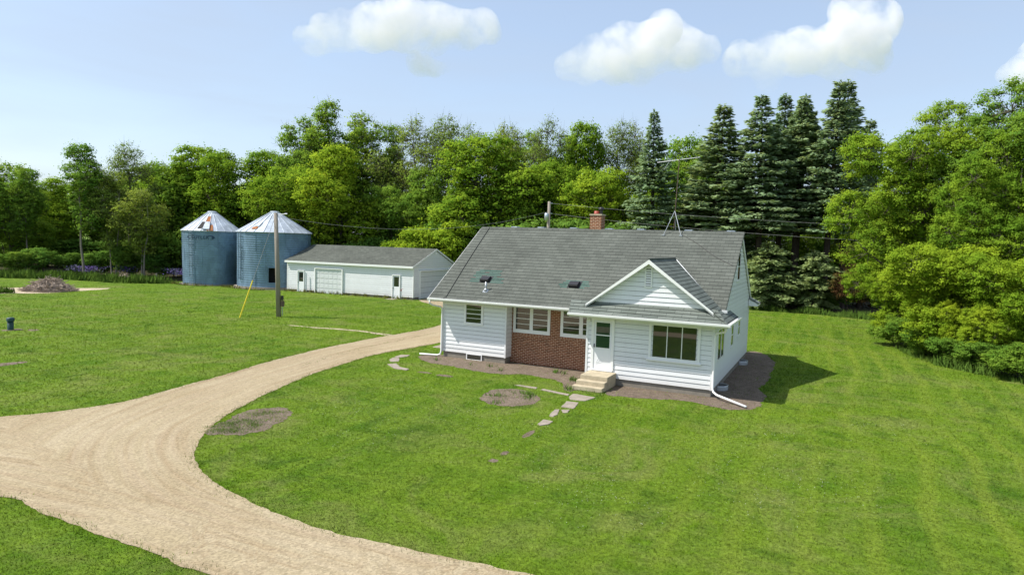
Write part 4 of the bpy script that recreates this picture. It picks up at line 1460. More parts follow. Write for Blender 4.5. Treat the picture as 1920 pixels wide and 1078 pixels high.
def deciduous(name, seed, H, hb, Rx, lobes, ncl, npl, leaf, leafmat, barkmat, rcl=.8, trunk_r=None, flat=.75, twigs=False, lobe_f=(.34, .55), trunks=1, lean=0.0, spread=1.0, topw=1.0, space=.80):
    rg = np.random.default_rng(seed)
    hz = (H - hb) / 2
    cz = (H + hb) / 2
    LC, LR = [], []
    for k in range(lobes):
        d = rg.normal(0, 1, 3)
        d /= np.linalg.norm(d)
        f = rg.uniform(.30, 1.0 - lobe_f[0] * .8) ** .8 if k else .1
        if 0 < k < 4: d = np.array([d[0] * .25, d[1] * .25, (-.2, .35, .75)[k - 1]]); f = 1.0
        c = np.array([d[0] * Rx * f * spread, d[1] * Rx * f * spread, cz + d[2] * hz * f])
        tt = (c[2] - hb) / (H - hb)
        if tt > .6: c[:2] *= topw
        LC.append(c)
        LR.append(rg.uniform(*lobe_f) * min(Rx, hz * 1.2))
    LC, LR = np.array(LC), np.array(LR)
    C, own = [], []
    tries = 0
    while len(C) < ncl and tries < ncl * 40:
        tries += 1
        k = rg.integers(lobes)
        d = rg.normal(0, 1, 3)
        d[2] = d[2] * .8 + .25
        d /= np.linalg.norm(d)
        c = LC[k] + d * LR[k] * rg.uniform(.72, 1.05)
        if c[2] < hb * .75 or c[2] > H - rcl * .45: continue
        dd = np.linalg.norm((LC - c), axis=1) / LR
        dd[k] = 9
        if dd.min() < .62: continue
        if C:
            if (np.linalg.norm(np.array(C) - c, axis=1) < rcl * space).any(): continue
        C.append(c); own.append(k)
    C = np.array(C)
    nC = len(C)
    rc = rcl * rg.uniform(.65, 1.25, nC)
    P, N = [], []
    n_each = np.maximum(6, (npl * (rc / rcl) ** 2)).astype(int)
    idx = np.repeat(np.arange(nC), n_each)
    n = len(idx)
    d = rg.normal(0, 1, (n, 3))
    d[:, 2] = np.where(rg.uniform(0, 1, n) < .72, np.abs(d[:, 2]), d[:, 2])
    d /= np.linalg.norm(d, axis=1, keepdims=True)
    rad = rg.uniform(0, 1, n) ** .42
    # sub-clumps: every cluster bulges irregularly
    bul = 1 + .42 * np.sin(d[:, 0] * 6 + idx * 1.7) * np.cos(d[:, 1] * 6 + idx * 2.3) + .2 * np.sin(d[:, 2] * 9 + idx)
    bul = np.where(rg.uniform(0, 1, n) < .10, bul * rg.uniform(1.1, 1.6, n), bul)
    off = d * (rad * bul)[:, None] * rc[idx][:, None]
    off[:, 2] *= flat
    P = C[idx] + off
    N = d * 1.0 + np.array([0, 0, .40]) + rg.normal(0, .36, (n, 3))
    N /= np.linalg.norm(N, axis=1, keepdims=True)
    L = leaf * rg.uniform(.7, 1.35, n)
    W = L * rg.uniform(.55, .85, n)
    pf = d * 1.0 + np.array([0, 0, .25]) + (P - np.array([0, 0, cz])) / np.array([Rx, Rx, hz]) * .35
    cm = np_mesh('crown', leaves(P, N, L, W, rg), 4, pf)
    cm.materials.append(M[leafmat])
    # wood
    b = MB()
    tr = trunk_r or H * .017
    for q in range(trunks):
        ang = 2 * math.pi * q / max(1, trunks) + seed
        sp = 0 if trunks == 1 else .35
        base = np.array([math.cos(ang) * sp, math.sin(ang) * sp, 0])
        topp = np.array([lean * H + rg.normal(0, .3) + math.cos(ang) * sp * 4, rg.normal(0, .3) + math.sin(ang) * sp * 4, H * .82])
        pts, rad_ = [], []
        for k in range(8):
            t = k / 7
            w = rg.normal(0, .10, 3) * (1 if 0 < k else 0) * H / 14
            w[2] = 0
            pts.append(tuple(base + (topp - base) * t + w + np.array([0, 0, -.15 if k == 0 else 0])))
            rad_.append(tr * (1.25 if k == 0 else 1) * (1 - t * .86) / (trunks ** .5))
        b.tube(pts, rad_, 8, False)
        if q == 0: TP, TR = np.array(pts), rad_
    for k in range(lobes):
        c = LC[k]
        hh = max(hb * .45, min(c[2] - LR[k] * .6 - .2 * np.hypot(c[0], c[1]), H * .7))
        t = np.clip(hh / (H * .82), .05, .95)
        i = min(6, int(t * 7))
        s = TP[i] + (TP[i + 1] - TP[i]) * (t * 7 - i)
        r0 = tr * (1 - t * .86) * .55
        mid = s * .55 + c * .45 + rg.normal(0, .25, 3)
        mid[2] = s[2] * .62 + c[2] * .38
        b.tube([tuple(s), tuple(mid), tuple(c), tuple(c + (c - mid) * .35)], [r0, r0 * .7, r0 * .4, r0 * .15], 5, False)
    sel = range(nC) if twigs else range(0, nC, 2)
    for i in sel:
        c0 = LC[own[i]]
        mid = c0 * .5 + C[i] * .5 + rg.normal(0, .15, 3)
        q = tr * .12
        b.tube([tuple(c0), tuple(mid), tuple(C[i])], [q, q * .7, q * .3], 3, False)
        if twigs:
            for _ in range(4):
                e = C[i] + (rg.normal(0, .6, 3) + (C[i] - c0) * .3 + np.array([0, 0, .35])) * rcl
                b.tube([tuple(C[i]), tuple(e)], [q * .45, q * .12], 3, False)
    bm_ = bpy.data.meshes.new('trunk')
    bm_.from_pydata(b.v, [], b.f)
    bm_.update()
    bm_.materials.append(M[barkmat])
    bm_.polygons.foreach_set('use_smooth', [True] * len(bm_.polygons))
    return dict(crown=cm, trunk=bm_, H=float(P[:, 2].max()))


def spruce(name, seed, H, hb, Rm, mat, droop=.28, dens=1.0, round_top=False, tops=1):
    rg = np.random.default_rng(seed)
    b = MB()
    P, T, N, L, W = [], [], [], [], []
    for q in range(tops):
        ox, oy = (0, 0) if q == 0 else (rg.uniform(-.9, .9), rg.uniform(-.5, .5))
        Hq = H if q == 0 else H * rg.uniform(.88, .97)
        b.tube([(ox * .2, oy * .2, -.15), (ox * .5, oy * .5, Hq * .5), (ox, oy, Hq * .96)], [H * .012, H * .008, .015], 7, False)
        z = hb if q == 0 else Hq * .70
        while z < Hq - .1:
            t = (z - hb) / (Hq - hb)
            if round_top:
                Lm = Rm * math.sqrt(max(0.02, 1 - t ** 2.2)) * (1 if t > .25 else .7 + 1.2 * t)
            else:
                Lm = Rm * ((1 - t) ** 1.02) * min(1.08, .78 + t * 1.6)
            nb = 6 if Lm > 1.2 else 5
            a0 = rg.uniform(0, 6.28)
            for k in range(nb):
                if rg.uniform() < .10: continue
                a = a0 + 2 * math.pi * k / nb + rg.uniform(-.3, .3)
                ln = Lm * rg.uniform(.62, 1.18) + .12
                d = np.array([math.cos(a), math.sin(a), 0])
                zz = z + rg.uniform(-.15, .15)
                rise = .45 * (t if not round_top else .3)
                bx, by = ox * (.5 + .5 * zz / Hq), oy * (.5 + .5 * zz / Hq)
                f = lambda s: np.array([bx, by, zz]) + d * ln * s + np.array([0, 0, ln * (rise * s - droop * s * s * 1.3 + .22 * s ** 3)])
                b.tube([tuple(f(0)), tuple(f(.5)), tuple(f(1))], [.022 + ln * .006, .014, .005], 3, False)
                ns = max(5, int(ln * 15 * dens))
                side = np.array([-d[1], d[0], 0])
                for s in np.linspace(.16, 1.0, ns):
                    p = f(s)
                    br = .30 * ln * (1 - s) ** .6 + .16
                    for m_ in range(4):
                        sg = rg.choice([-1, 1])
                        dirv = d * rg.uniform(.4, 1) + side * sg * rg.uniform(.2, 1.1) + np.array([0, 0, rg.uniform(-.55, .12)])
                        dirv /= np.linalg.norm(dirv)
                        ll = rg.uniform(.22, .42) * (1 if t < .8 else .75)
                        P.append(p + side * sg * rg.uniform(0, br) + np.array([0, 0, rg.uniform(-.16, .05)]))
                        T.append(dirv)
                        L.append(ll); W.append(rg.uniform(.11, .19))
            z += rg.uniform(.30, .46) * (1.15 if Lm > 1.5 else .75)
        # leader
        for k in range(26):
            a = rg.uniform(0, 6.28)
            P.append(np.array([ox, oy, Hq - rg.uniform(0, .9)]))
            T.append(np.array([math.cos(a) * .5, math.sin(a) * .5, .9])); L.append(.22); W.append(.09)
    P, T, L, W = np.array(P), np.array(T), np.array(L), np.array(W)
    T /= np.linalg.norm(T, axis=1, keepdims=True)
    n = len(P)
    N = np.array([0, 0, 1.0]) + rg.normal(0, .55, (n, 3))
    B = np.cross(N, T)
    B /= np.linalg.norm(B, axis=1, keepdims=True) + 1e-9
    l, w = L[:, None], W[:, None]
    Q = np.stack([P, P + T * l * .45 + B * w / 2, P + T * l, P + T * l * .45 - B * w / 2], 1).reshape(-1, 3)
    pf = np.concatenate([P[:, :2] / (np.linalg.norm(P[:, :2], axis=1, keepdims=True) + .3) * .65, np.full((n, 1), .65)], 1) + T * .35 + rg.normal(0, .25, (n, 3))
    cm = np_mesh('crown', Q, 4, pf)
    cm.materials.append(M[mat])
    bm_ = bpy.data.meshes.new('trunk')
    bm_.from_pydata(b.v, [], b.f)
    bm_.update()
    bm_.materials.append(M['bark_dark'])
    return dict(crown=cm, trunk=bm_, H=H)


KINDS = {}
KINDS['maple_a'] = deciduous('maple', 1, 14, 2.0, 5.6, 24, 330, 135, .22, 'leaf_maple', 'bark', .85, lobe_f=(.22, .40), space=.9)
KINDS['maple_b'] = deciduous('maple', 2, 14, 2.0, 5.0, 22, 310, 135, .22, 'leaf_maple', 'bark', .85, lobe_f=(.22, .42), topw=.8, space=.9)
KINDS['maple_c'] = deciduous('maple', 3, 13, 1.4, 5.6, 24, 320, 130, .22, 'leaf_ash', 'bark', .85, lobe_f=(.20, .40), space=.9)
KINDS['tall_a'] = deciduous('ash', 4, 20, 5.5, 4.8, 22, 260, 95, .24, 'leaf_ash', 'bark', .85, lobe_f=(.19, .32), twigs=True, space=.95, spread=1.0)
KINDS['tall_b'] = deciduous('ash', 5, 20, 4.5, 4.3, 22, 250, 95, .24, 'leaf_ash', 'bark', .88, lobe_f=(.20, .34), twigs=True, topw=.75, space=.95)
KINDS['slim_a'] = deciduous('slim', 6, 16, 4.6, 2.9, 14, 150, 105, .22, 'leaf_ash', 'bark_pale', .80, lobe_f=(.28, .5), twigs=True, trunk_r=.17, space=.9)
KINDS['slim_b'] = deciduous('slim', 7, 15, 3.8, 3.1, 15, 150, 85, .21, 'leaf_sparse', 'bark_pale', .85, lobe_f=(.25, .48), twigs=True, trunk_r=.17, trunks=2, space=.9)
KINDS['sparse_a'] = deciduous('sparse', 8, 20, 6.5, 5.2, 20, 300, 36, .20, 'leaf_sparse', 'bark', .85, lobe_f=(.16, .30), twigs=True, flat=1.0, space=.85, spread=1.1)
KINDS['sparse_b'] = deciduous('sparse', 9, 20, 6.5, 4.6, 19, 280, 50, .20, 'leaf_sparse', 'bark', .85, lobe_f=(.18, .34), twigs=True, flat=1.0, topw=.85, space=.85)
KINDS['bush_a'] = deciduous('bush', 10, 4.2, .3, 2.6, 12, 120, 110, .17, 'leaf_dark', 'bark_dark', .5, trunk_r=.06, trunks=2, lobe_f=(.25, .5), space=.9)
KINDS['bush_b'] = deciduous('bush', 11, 5.0, .3, 2.6, 14, 140, 120, .18, 'leaf_bright', 'bark_dark', .55, trunk_r=.06, trunks=3, lobe_f=(.22, .42), space=.9)
KINDS['bush_red'] = deciduous('bush', 12, 4.6, .5, 2.1, 9, 95, 100, .16, 'leaf_red', 'bark_dark', .5, trunk_r=.06, trunks=2)
KINDS['near_a'] = deciduous('maple', 13, 15, 1.0, 5.7, 36, 900, 215, .115, 'leaf_maple', 'bark', .54, lobe_f=(.17, .34), space=.92, spread=1.08)
KINDS['near_b'] = deciduous('maple', 14, 15, 2.0, 5.2, 30, 720, 200, .118, 'leaf_ash', 'bark', .56, lobe_f=(.18, .36), space=.92)
KINDS['near_bush'] = deciduous('maple', 15, 7, .3, 3.8, 28, 560, 180, .108, 'leaf_bright', 'bark', .42, trunk_r=.14, trunks=3, lobe_f=(.2, .38), space=.92, spread=1.1)
KINDS['near_dark'] = deciduous('bush', 16, 3.2, .1, 2.6, 24, 260, 100, .115, 'leaf_ash', 'bark_dark', .36, trunk_r=.05, trunks=3, lobe_f=(.16, .40), spread=1.2, space=.9)
KINDS['spruce_a'] = spruce('spruce', 21, 18, 3.0, 2.9, 'needle')
KINDS['spruce_b'] = spruce('spruce', 22, 18, 7.0, 3.2, 'needle', .30)
KINDS['spruce_c'] = spruce('spruce', 23, 18, 7.6, 2.9, 'needle', .26, tops=3)
KINDS['spruce_d'] = spruce('spruce', 24, 18, 6.4, 2.4, 'needle', .20)
KINDS['spruce_low'] = spruce('spruce', 25, 6.5, .9, 2.7, 'needle_pale', .42, 1.3, True)


def plant(kind, name, px, depth, top, label, cat='tree', wid=1.0, group=None, rz=None, sink=0.0):
    k = KINDS[kind]
    x, y, z = foot(px, depth, top)
    s = z / k['H']
    t = thing(name, label, cat, (x, y, -sink), 0, group)
    t.rotation_euler = (0, 0, random.uniform(0, 6.28) if rz is None else rz)
    if name == 'spruce_tree':
        t.rotation_euler = (R(random.uniform(-2.2, 2.2)), R(random.uniform(-2.2, 2.2)), random.uniform(0, 6.28))
    t.scale = (s * wid, s * wid * random.uniform(.9, 1.12), s)
    for part in ('trunk', 'crown'):
        o = bpy.data.objects.new(part, k[part])
        COL.objects.link(o)
        o.parent = t
    return t


W1 = 'trees of the shelter belt'
dt, sp, sm_ = 'deciduous_tree', 'spruce_tree', 'shrub'
TREES = [
    # left part of the wood
    ('maple_c', dt, 18, 88, 292, 'broad green tree at the photo left edge behind the debris heap', 1.0),
    ('tall_b', dt, -60, 84, 285, 'tree just outside the left edge whose boughs reach in', 1.0),
    ('maple_a', dt, 84, 98, 326, 'rounded tree set back left of the slim tall tree', 1.15),
    ('slim_a', dt, 155, 79, 264, 'slim tall tree with a rounded tuft on a pale trunk', .95),
    ('slim_b', dt, 212, 80.5, 318, 'twin stemmed slender tree beside the slim tall tree', 1.0),
    ('sparse_b', dt, 243, 84, 262, 'thin topped grey green tree left of the grain bins', .85),
    ('slim_b', dt, 268, 79, 350, 'low drooping olive tree with a bare trunk left of the bins', 1.3),
    ('maple_c', dt, 318, 95, 290, 'dense tree behind and left of the lettered grain bin', 1.0),
    ('maple_b', dt, 376, 96, 268, 'round topped tree rising above the lettered grain bin', 1.0),
    ('maple_a', dt, 440, 94, 277, 'yellow green tree between and behind the two grain bins', 1.0),
    ('maple_b', dt, 497, 96, 276, 'rounded tree behind the wider grain bin', 1.0),
    # middle
    ('tall_a', dt, 566, 92, 212, 'tall open crowned tree rising above the wider bin', .8),
    ('tall_b', dt, 622, 90, 180, 'tallest airy tree of the wood, left of the centre', .95),
    ('tall_a', dt, 690, 94, 208, 'tall open tree immediately right of the tallest airy tree', .9),
    ('maple_a', dt, 560, 82, 300, 'broad tree mass just behind the garage left end', .95),
    ('maple_b', dt, 640, 80, 268, 'dense leafy tree behind the middle of the garage roof', 1.0),
    ('maple_c', dt, 712, 82, 335, 'dark lower tree behind the garage roof right half', .9),
    ('sparse_a', dt, 770, 90, 208, 'half bare tree with a brown twiggy crown near the centre', 1.0),
    ('sparse_b', dt, 842, 94, 212, 'thin leaved tree right of the brown twiggy one', .9),
    ('maple_c', dt, 800, 86, 300, 'dark leafy tree below the half bare twiggy crowns', .8),
    ('maple_b', dt, 908, 79, 247, 'large dense tree left of the service pole', 1.15),
    ('sparse_b', dt, 948, 95, 224, 'thin crowned tree behind the large dense tree', .9),
    ('sparse_a', dt, 1014, 90, 212, 'nearly leafless fan shaped tree above the chimney side', .85),
    ('maple_a', dt, 1052, 80, 292, 'yellow green tree behind the transformer pole', .8),
    ('maple_b', dt, 1104, 93, 222, 'small neat round crown standing up above the chimney', .7),
    ('sparse_b', dt, 1163, 96, 220, 'pale thin tree between the round crown and the first spruce', .7),
    ('sparse_a', dt, 1200, 98, 225, 'faint wispy tree directly behind the first spruce', .6),
    ('maple_a', dt, 1140, 77, 303, 'bright bushy tree directly behind the brick chimney', .85),
    ('maple_c', dt, 1286, 84, 240, 'green broadleaf tree between the first two spruces', .8),
    ('maple_b', dt, 860, 77, 345, 'mid height leafy tree behind the left roof edge', .7),
    ('maple_c', dt, 985, 76, 362, 'lower dark tree behind the ridge left of the pole', .75),
    # more of the skyline row
    ('tall_b', dt, 735, 97, 226, 'leafy tree between the tall open trees and the brown twiggy one', .8),
    ('sparse_b', dt, 885, 98, 228, 'thin topped tree just behind the large dense tree', .8),
    ('tall_a', dt, 985, 99, 240, 'leafy tree filling behind the fan shaped bare crown', .75),
    ('tall_b', dt, 1068, 98, 248, 'leafy tree between the fan shaped crown and the round crown', .7),
    ('maple_b', dt, 598, 97, 258, 'leafy tree below the tallest airy crown', .9),
    ('maple_b', dt, 1322, 82, 262, 'broadleaf tree peeping between the antenna spruces', .7),
    ('slim_a', dt, 45, 86, 312, 'slender tree with open crown near the photo left edge', .9),
    # back row
    ('maple_c', dt, -20, 108, 330, 'background tree far left seen between nearer crowns', 1.2),
    ('maple_a', dt, 45, 112, 345, 'background tree left of the dead branch heap line', 1.3),
    ('maple_c', dt, 112, 108, 335, 'background tree directly behind the slim tall tree', 1.3),
    ('maple_a', dt, 200, 106, 322, 'background tree behind the twin stemmed one', 1.2),
    ('maple_c', dt, 270, 110, 300, 'background tree behind the drooping olive tree', 1.2),
    ('maple_c', dt, 350, 112, 300, 'background tree filling behind the lettered bin', 1.2),
    ('maple_c', dt, 540, 104, 300, 'background tree between bins and the tall airy tree', 1.2),
    ('maple_c', dt, 760, 104, 320, 'background tree seen under the half bare crowns', 1.2),
    ('maple_c', dt, 1010, 103, 320, 'background tree under the fan shaped bare crown', 1.2),
    ('maple_c', dt, 1220, 100, 325, 'background tree left behind the first spruce', 1.2),
    # spruces
    ('spruce_a', sp, 1237, 70, 208, 'slim blue green spruce left of the antenna', 1.25),
    ('spruce_d', sp, 1348, 69, 197, 'pointed spruce just right of the antenna', 1.7),
    ('spruce_a', sp, 1298, 73, 318, 'shorter spruce hidden behind the antenna mast', 1.2),
    ('spruce_b', sp, 1442, 66.5, 179, 'broad dense spruce behind the house gable end', 1.4),
    ('spruce_d', sp, 1476, 70, 180, 'thin topped spruce squeezed right of the broad spruce', 1.3),
    ('spruce_c', sp, 1507, 67, 177, 'ragged many tipped spruce right of the gable', 1.25),
    ('spruce_d', sp, 1568, 64.5, 155, 'left one of the two tallest spruces by the maples', 1.3),
    ('spruce_d', sp, 1604, 66, 151, 'tallest spruce, right one of the tall pair', 1.4),
    ('spruce_d', sp, 1634, 68, 222, 'lower spruce half hidden by the big yellow green maple', 1.3),
    ('spruce_a', sp, 1394, 73, 282, 'dark filler spruce between the pointed and the broad one', 1.35),
    ('spruce_low', sp, 1446, 64.2, 455, 'low pale rounded spruce right behind the house corner', 1.25),
    ('spruce_low', sp, 1532, 63.2, 470, 'second low pale spruce beside the red leaved shrub', 1.15),
    # understorey behind the spruces
    ('maple_c', dt, 1400, 78, 395, 'broadleaf tree showing between the spruce trunks at the gable', .9),
    ('slim_b', dt, 1440, 76, 400, 'thin stemmed tree behind the broad dense spruce', 1.0),
    ('maple_c', dt, 1478, 80, 388, 'understorey tree between the trunks right of the gable', .9),
    ('slim_a', dt, 1515, 75, 392, 'slender tree behind the ragged spruce', .9),
    ('maple_c', dt, 1552, 79, 380, 'understorey tree behind the tall spruce pair', .9),
    ('slim_b', dt, 1590, 76, 395, 'thin stemmed tree behind the tallest spruce', 1.0),
    ('maple_c', dt, 1640, 78, 360, 'understorey tree behind the flank maple', 1.0),
    ('maple_a', dt, 1215, 80, 350, 'bright broadleaf tree low behind the first spruce', .8),
    # the big maples on the right
    ('near_a', dt, 1748, 45, 180, 'huge yellow green maple filling the right side of the yard', .92),
    ('near_b', dt, 1912, 41, 132, 'tall darker green tree at the right photo edge', .9),
    ('near_a', dt, 1925, 37.5, 232, 'yellow green maple cut off by the right photo edge', .75),
    ('near_a', dt, 1690, 49, 345, 'lower left flank maple beside the spruces', .78),
    ('near_bush', dt, 1800, 37, 452, 'young bright maple bulging in front of the huge one', 1.0),
    ('near_bush', dt, 1705, 41.5, 505, 'low leafy maple sapling clump left of the young bright one', .9),
    ('near_bush', dt, 1915, 33.5, 470, 'bright low boughs at the right edge above the grass', .9),
]
for (kind, nm, px, dep, top, lab, wd) in TREES:
    plant(kind, nm, px, dep, top, lab, 'spruce' if nm == sp else 'tree', wd, 'spruces behind the house' if nm == sp else W1)
SHRUBS = [
    ('bush_b', 790, 73, 418, 'bright yellow green shrub behind the garage right end', 1.0), ('bush_b', 850, 72, 408, 'bright shrub between the garage and the house roof', 1.0),
    ('bush_b', 745, 75, 445, 'small yellow shrub low behind the garage ridge', .9), ('bush_a', 690, 78, 440, 'dark shrub low behind the garage middle', 1.0),
    ('bush_red', 1606, 60, 466, 'red leaved shrub between the spruces and the maple', .75), ('bush_a', 1420, 66, 525, 'dark shrub at the house corner under the pale spruce', 1.1),
    ('bush_a', 1490, 65.5, 535, 'dark shrub between the two low pale spruces', 1.1), ('bush_a', 1565, 63.5, 535, 'dark shrub right of the second low spruce', 1.1),
    ('near_dark', 1688, 40.5, 590, 'leafy shrub at the left foot of the maples', 1.05), ('near_dark', 1735, 37.2, 612, 'leafy shrub under the young bright maple', 1.0),
    ('near_bush', 1775, 36.0, 560, 'bright sapling among the lawn edge shrubs', .75), ('near_dark', 1800, 34.4, 632, 'low leafy shrub at the lawn edge under the right maples', 1.15),
    ('near_dark', 1868, 32.6, 640, 'low spreading shrub before the right maples', 1.2), ('near_bush', 1862, 33.6, 565, 'bright sapling with low boughs near the right edge', .75),
    ('near_dark', 1935, 31, 640, 'leafy shrub at the right photo edge by the lawn', 1.2),
    ('bush_a', 20, 80, 470, 'dark shrub under the trees at the left edge', 1.1), ('bush_a', 75, 82, 462, 'dark shrub behind the dead branch heap', 1.1),
    ('bush_a', 130, 84, 472, 'dark shrub left of the pale slim trunk', 1.1), ('bush_a', 190, 84, 468, 'dark shrub behind the twin stems', 1.1),
    ('bush_a', 240, 83, 455, 'dark shrub under the olive tree', 1.1), ('bush_a', 300, 82, 470, 'dark shrub next to the lettered bin', 1.2),
    ('bush_a', 335, 84, 425, 'taller dark shrub touching the lettered bin', 1.0), ('bush_a', 600, 82, 425, 'dark shrub behind the garage left end', 1.1),
    ('bush_a', -10, 96, 452, 'back shrub behind the left edge trees', 1.5), ('bush_a', 50, 97, 448, 'back shrub filling the wood left of the heap', 1.5),
    ('bush_a', 105, 98, 452, 'back shrub filling the wood behind the heap', 1.5), ('bush_a', 160, 97, 445, 'back shrub behind the pale slim trunk', 1.5),
    ('bush_a', 215, 98, 450, 'back shrub deep behind the twin stems', 1.5), ('bush_a', 270, 97, 446, 'back shrub deep behind the bare trunk', 1.5),
    ('bush_a', 320, 98, 450, 'back shrub deep in the wood beside the bins', 1.5), ('bush_a', 1400, 72, 492, 'back brush behind the gable corner', 1.4),
    ('bush_a', 1450, 74, 490, 'back brush behind the first low pale spruce', 1.4), ('bush_a', 1500, 73, 494, 'back brush between the low pale spruces', 1.4),
    ('bush_a', 1550, 74, 490, 'back brush behind the second low pale spruce', 1.4), ('bush_a', 1610, 72, 494, 'back brush behind the red leaved shrub', 1.4),
    ('bush_a', 1650, 70, 490, 'back brush behind the maple flank', 1.4),
    ('bush_a', 900, 74, 405, 'dark shrub behind the house roof left end', 1.1), ('bush_a', 1000, 73, 402, 'dark shrub behind the service pole foot', 1.1),
    ('bush_a', 1075, 72, 404, 'dark shrub left of the chimney', 1.0), ('bush_a', 1160, 71, 410, 'dark shrub right of the chimney', 1.0),
]
for (kind, px, dep, top, lab, wd) in SHRUBS:
    plant(kind, sm_, px, dep, top, lab, 'shrub', wd, 'shrubs under the trees')

# ------------------------------------------------------------------ grass and weeds
NO_GRASS = [drive_poly, soil_front_poly, soil_right_poly, bed_poly, patch_poly, gpath_poly, sand_poly] + stone_polys + small_patches
FOOT = [(-.05, -.05), (a_ + .05, -.05), (a_ + .05, rec), (b_, rec), (b_, -w_ - .05), (U + .05, -w_ - .05), (U + .05, D), (-.05, D)]
NO_GRASS.append(FOOT)
wood_np = wood


def blades(P, h, w, rg, lean=.45):
    n = len(P)
    a = rg.uniform(0, 2 * math.pi, n)
    d = np.stack([np.cos(a), np.sin(a), np.zeros(n)], 1)
    t = rg.normal(0, lean, (n, 2)) * h[:, None]
    top = P + np.concatenate([t, h[:, None]], 1)
    return np.stack([P - d * w[:, None] / 2, P + d * w[:, None] / 2, top], 1).reshape(-1, 3)


rg = np.random.default_rng(77)
n = 620000
u = rg.uniform(0, 1, n)
rr = 9.0 * (95.0 / 9.0) ** u
th = math.atan2(_fw[1], _fw[0]) + rg.uniform(-.78, .78, n)
P2 = np.stack([CAM[0] + rr * np.cos(th), CAM[1] + rr * np.sin(th)], 1)
ok = ~inpoly(P2, wood_np)
stray = rg.uniform(0, 1, len(P2))
patchy = np.sin(P2[:, 0] * 3.3 + 2 * np.sin(P2[:, 1] * 1.9)) * np.cos(P2[:, 1] * 3.9 + 1.5 * np.sin(P2[:, 0] * 2.3))
for pl in NO_GRASS:
    share = .0
    if pl in small_patches: share = .5
    elif pl is patch_poly or pl is gpath_poly: share = .40
    elif pl is bed_poly: share = .2
    elif pl in (soil_front_poly, soil_right_poly): share = .07
    elif pl in stone_polys: share = .04
    ok &= ~(inpoly(P2, pl) & (stray > share * (1.5 if share > .3 else 1) * (.4 + .6 * (patchy > .1) * 2)))
P2, rr = P2[ok], rr[ok]
sc = (rr / 14) ** .6
P3 = np.concatenate([P2, np.full((len(P2), 1), -.004)], 1)
h = rg.uniform(.02, .048, len(P2)) * sc * np.clip((110 - rr) / 60, .35, 1)
me = np_mesh('grass', blades(P3, h, rg.uniform(.012, .022, len(P2)) * sc, rg, .8), 3)
tag(link('grass', me, M['grass']), 'short mown grass blades of the lawn', 'grass', kind='stuff')


def edge_tufts(name, lines, per_m, width, h0, h1, mat, label, seed):
    rg = np.random.default_rng(seed)
    pts = []
    for ln in lines:
        a = np.array(ln)
        seg = np.linalg.norm(np.diff(a, axis=0), axis=1)
        for i, L in enumerate(seg):
            k = rg.poisson(L * per_m)
            t = rg.uniform(0, 1, k)[:, None]
            pts.append(a[i] + (a[i + 1] - a[i]) * t + rg.normal(0, width, (k, 2)))
    P = np.concatenate(pts)
    # keep clumpy
    cl = np.sin(P[:, 0] * 5.1 + 1.3 * np.sin(P[:, 1] * 3.7)) * np.cos(P[:, 1] * 4.3 + np.sin(P[:, 0] * 2.9))
    P = P[cl > rg.uniform(-1.0, .5, len(P))]
    P3 = np.concatenate([P, np.zeros((len(P), 1))], 1)
    h = rg.uniform(h0, h1, len(P))
    me = np_mesh(name, blades(P3, h, h * rg.uniform(.12, .25, len(P)), rg, .45), 3)
    return tag(link(name, me, mat), label, 'grass', kind='stuff')


dp = np.array(drive_poly)
near = np.hypot(dp[:, 0] - CAM[0], dp[:, 1] - CAM[1]) < 48
lines = [dp[i:i + 2] for i in range(len(dp) - 1) if near[i]]
edge_tufts('grass_fringe', lines, 190, .12, .025, .075, M['grass'], 'ragged grass fringe along the gravel drive', 1)
edge_tufts('weeds', [[(-4.5, 8.5), (-4.7, 5), (-4.6, 0), (-4.2, -3.5), (-3.6, -6)]], 45, .09, .03, .09, M['weed'], 'thin weeds on the crown of the gravel drive', 2)
edge_tufts('weeds', [[(.9, -14.2), (1.2, -13.2), (1.9, -13.2), (1.6, -14.3)], [(.8, -12.6), (1.3, -12.0)], [(1.0, -13.6), (1.9, -13.8)], [(1.2, -14.4), (2.1, -14.0)]], 750, .20, .03, .075, M['weed'], 'coarse dark weeds on the bare patch by the drive', 3)
edge_tufts('weeds', [[(6.0, -6.2), (6.25, -6.0)], [(6.5, -5.2), (6.9, -5.15)], [(7.1, -5.6), (7.4, -5.7)], [(6.6, -7.0), (6.75, -6.95)], [(6.9, -5.0), (7.3, -5.3)]], 350, .13, .06, .18, M['weed'], 'green weed clumps in the round flower bed', 4)
edge_tufts('weeds', [[(6.2, -.55), (6.8, -.75)], [(3.2, -1.0), (3.3, -1.1)], [(2.3, -1.2), (2.4, -1.2)], [(4.0, -1.6), (4.1, -1.7)], [(7.4, -1.6), (7.7, -2.0)], [(8.9, -3.75), (9.4, -3.75)], [(.3, -1.0), (.4, -1.1)], [(7.8, -3.3), (8.1, -3.6)]], 260, .11, .07, .22, M['weed'], 'weeds sprouting in the soil along the house front', 5)
edge_tufts('weeds', [[(-49.0, 21.5), (-46, 21.0), (-43, 21.8)], [(-42, 22.5), (-39, 21.8), (-35.5, 21.9)], [(-33.8, 23.2), (-30, 23.6), (-24, 23.9), (-19, 24.1)]], 60, .14, .15, .42, M['drygrass'], 'dry grass tufts around the bin and garage footings', 6)


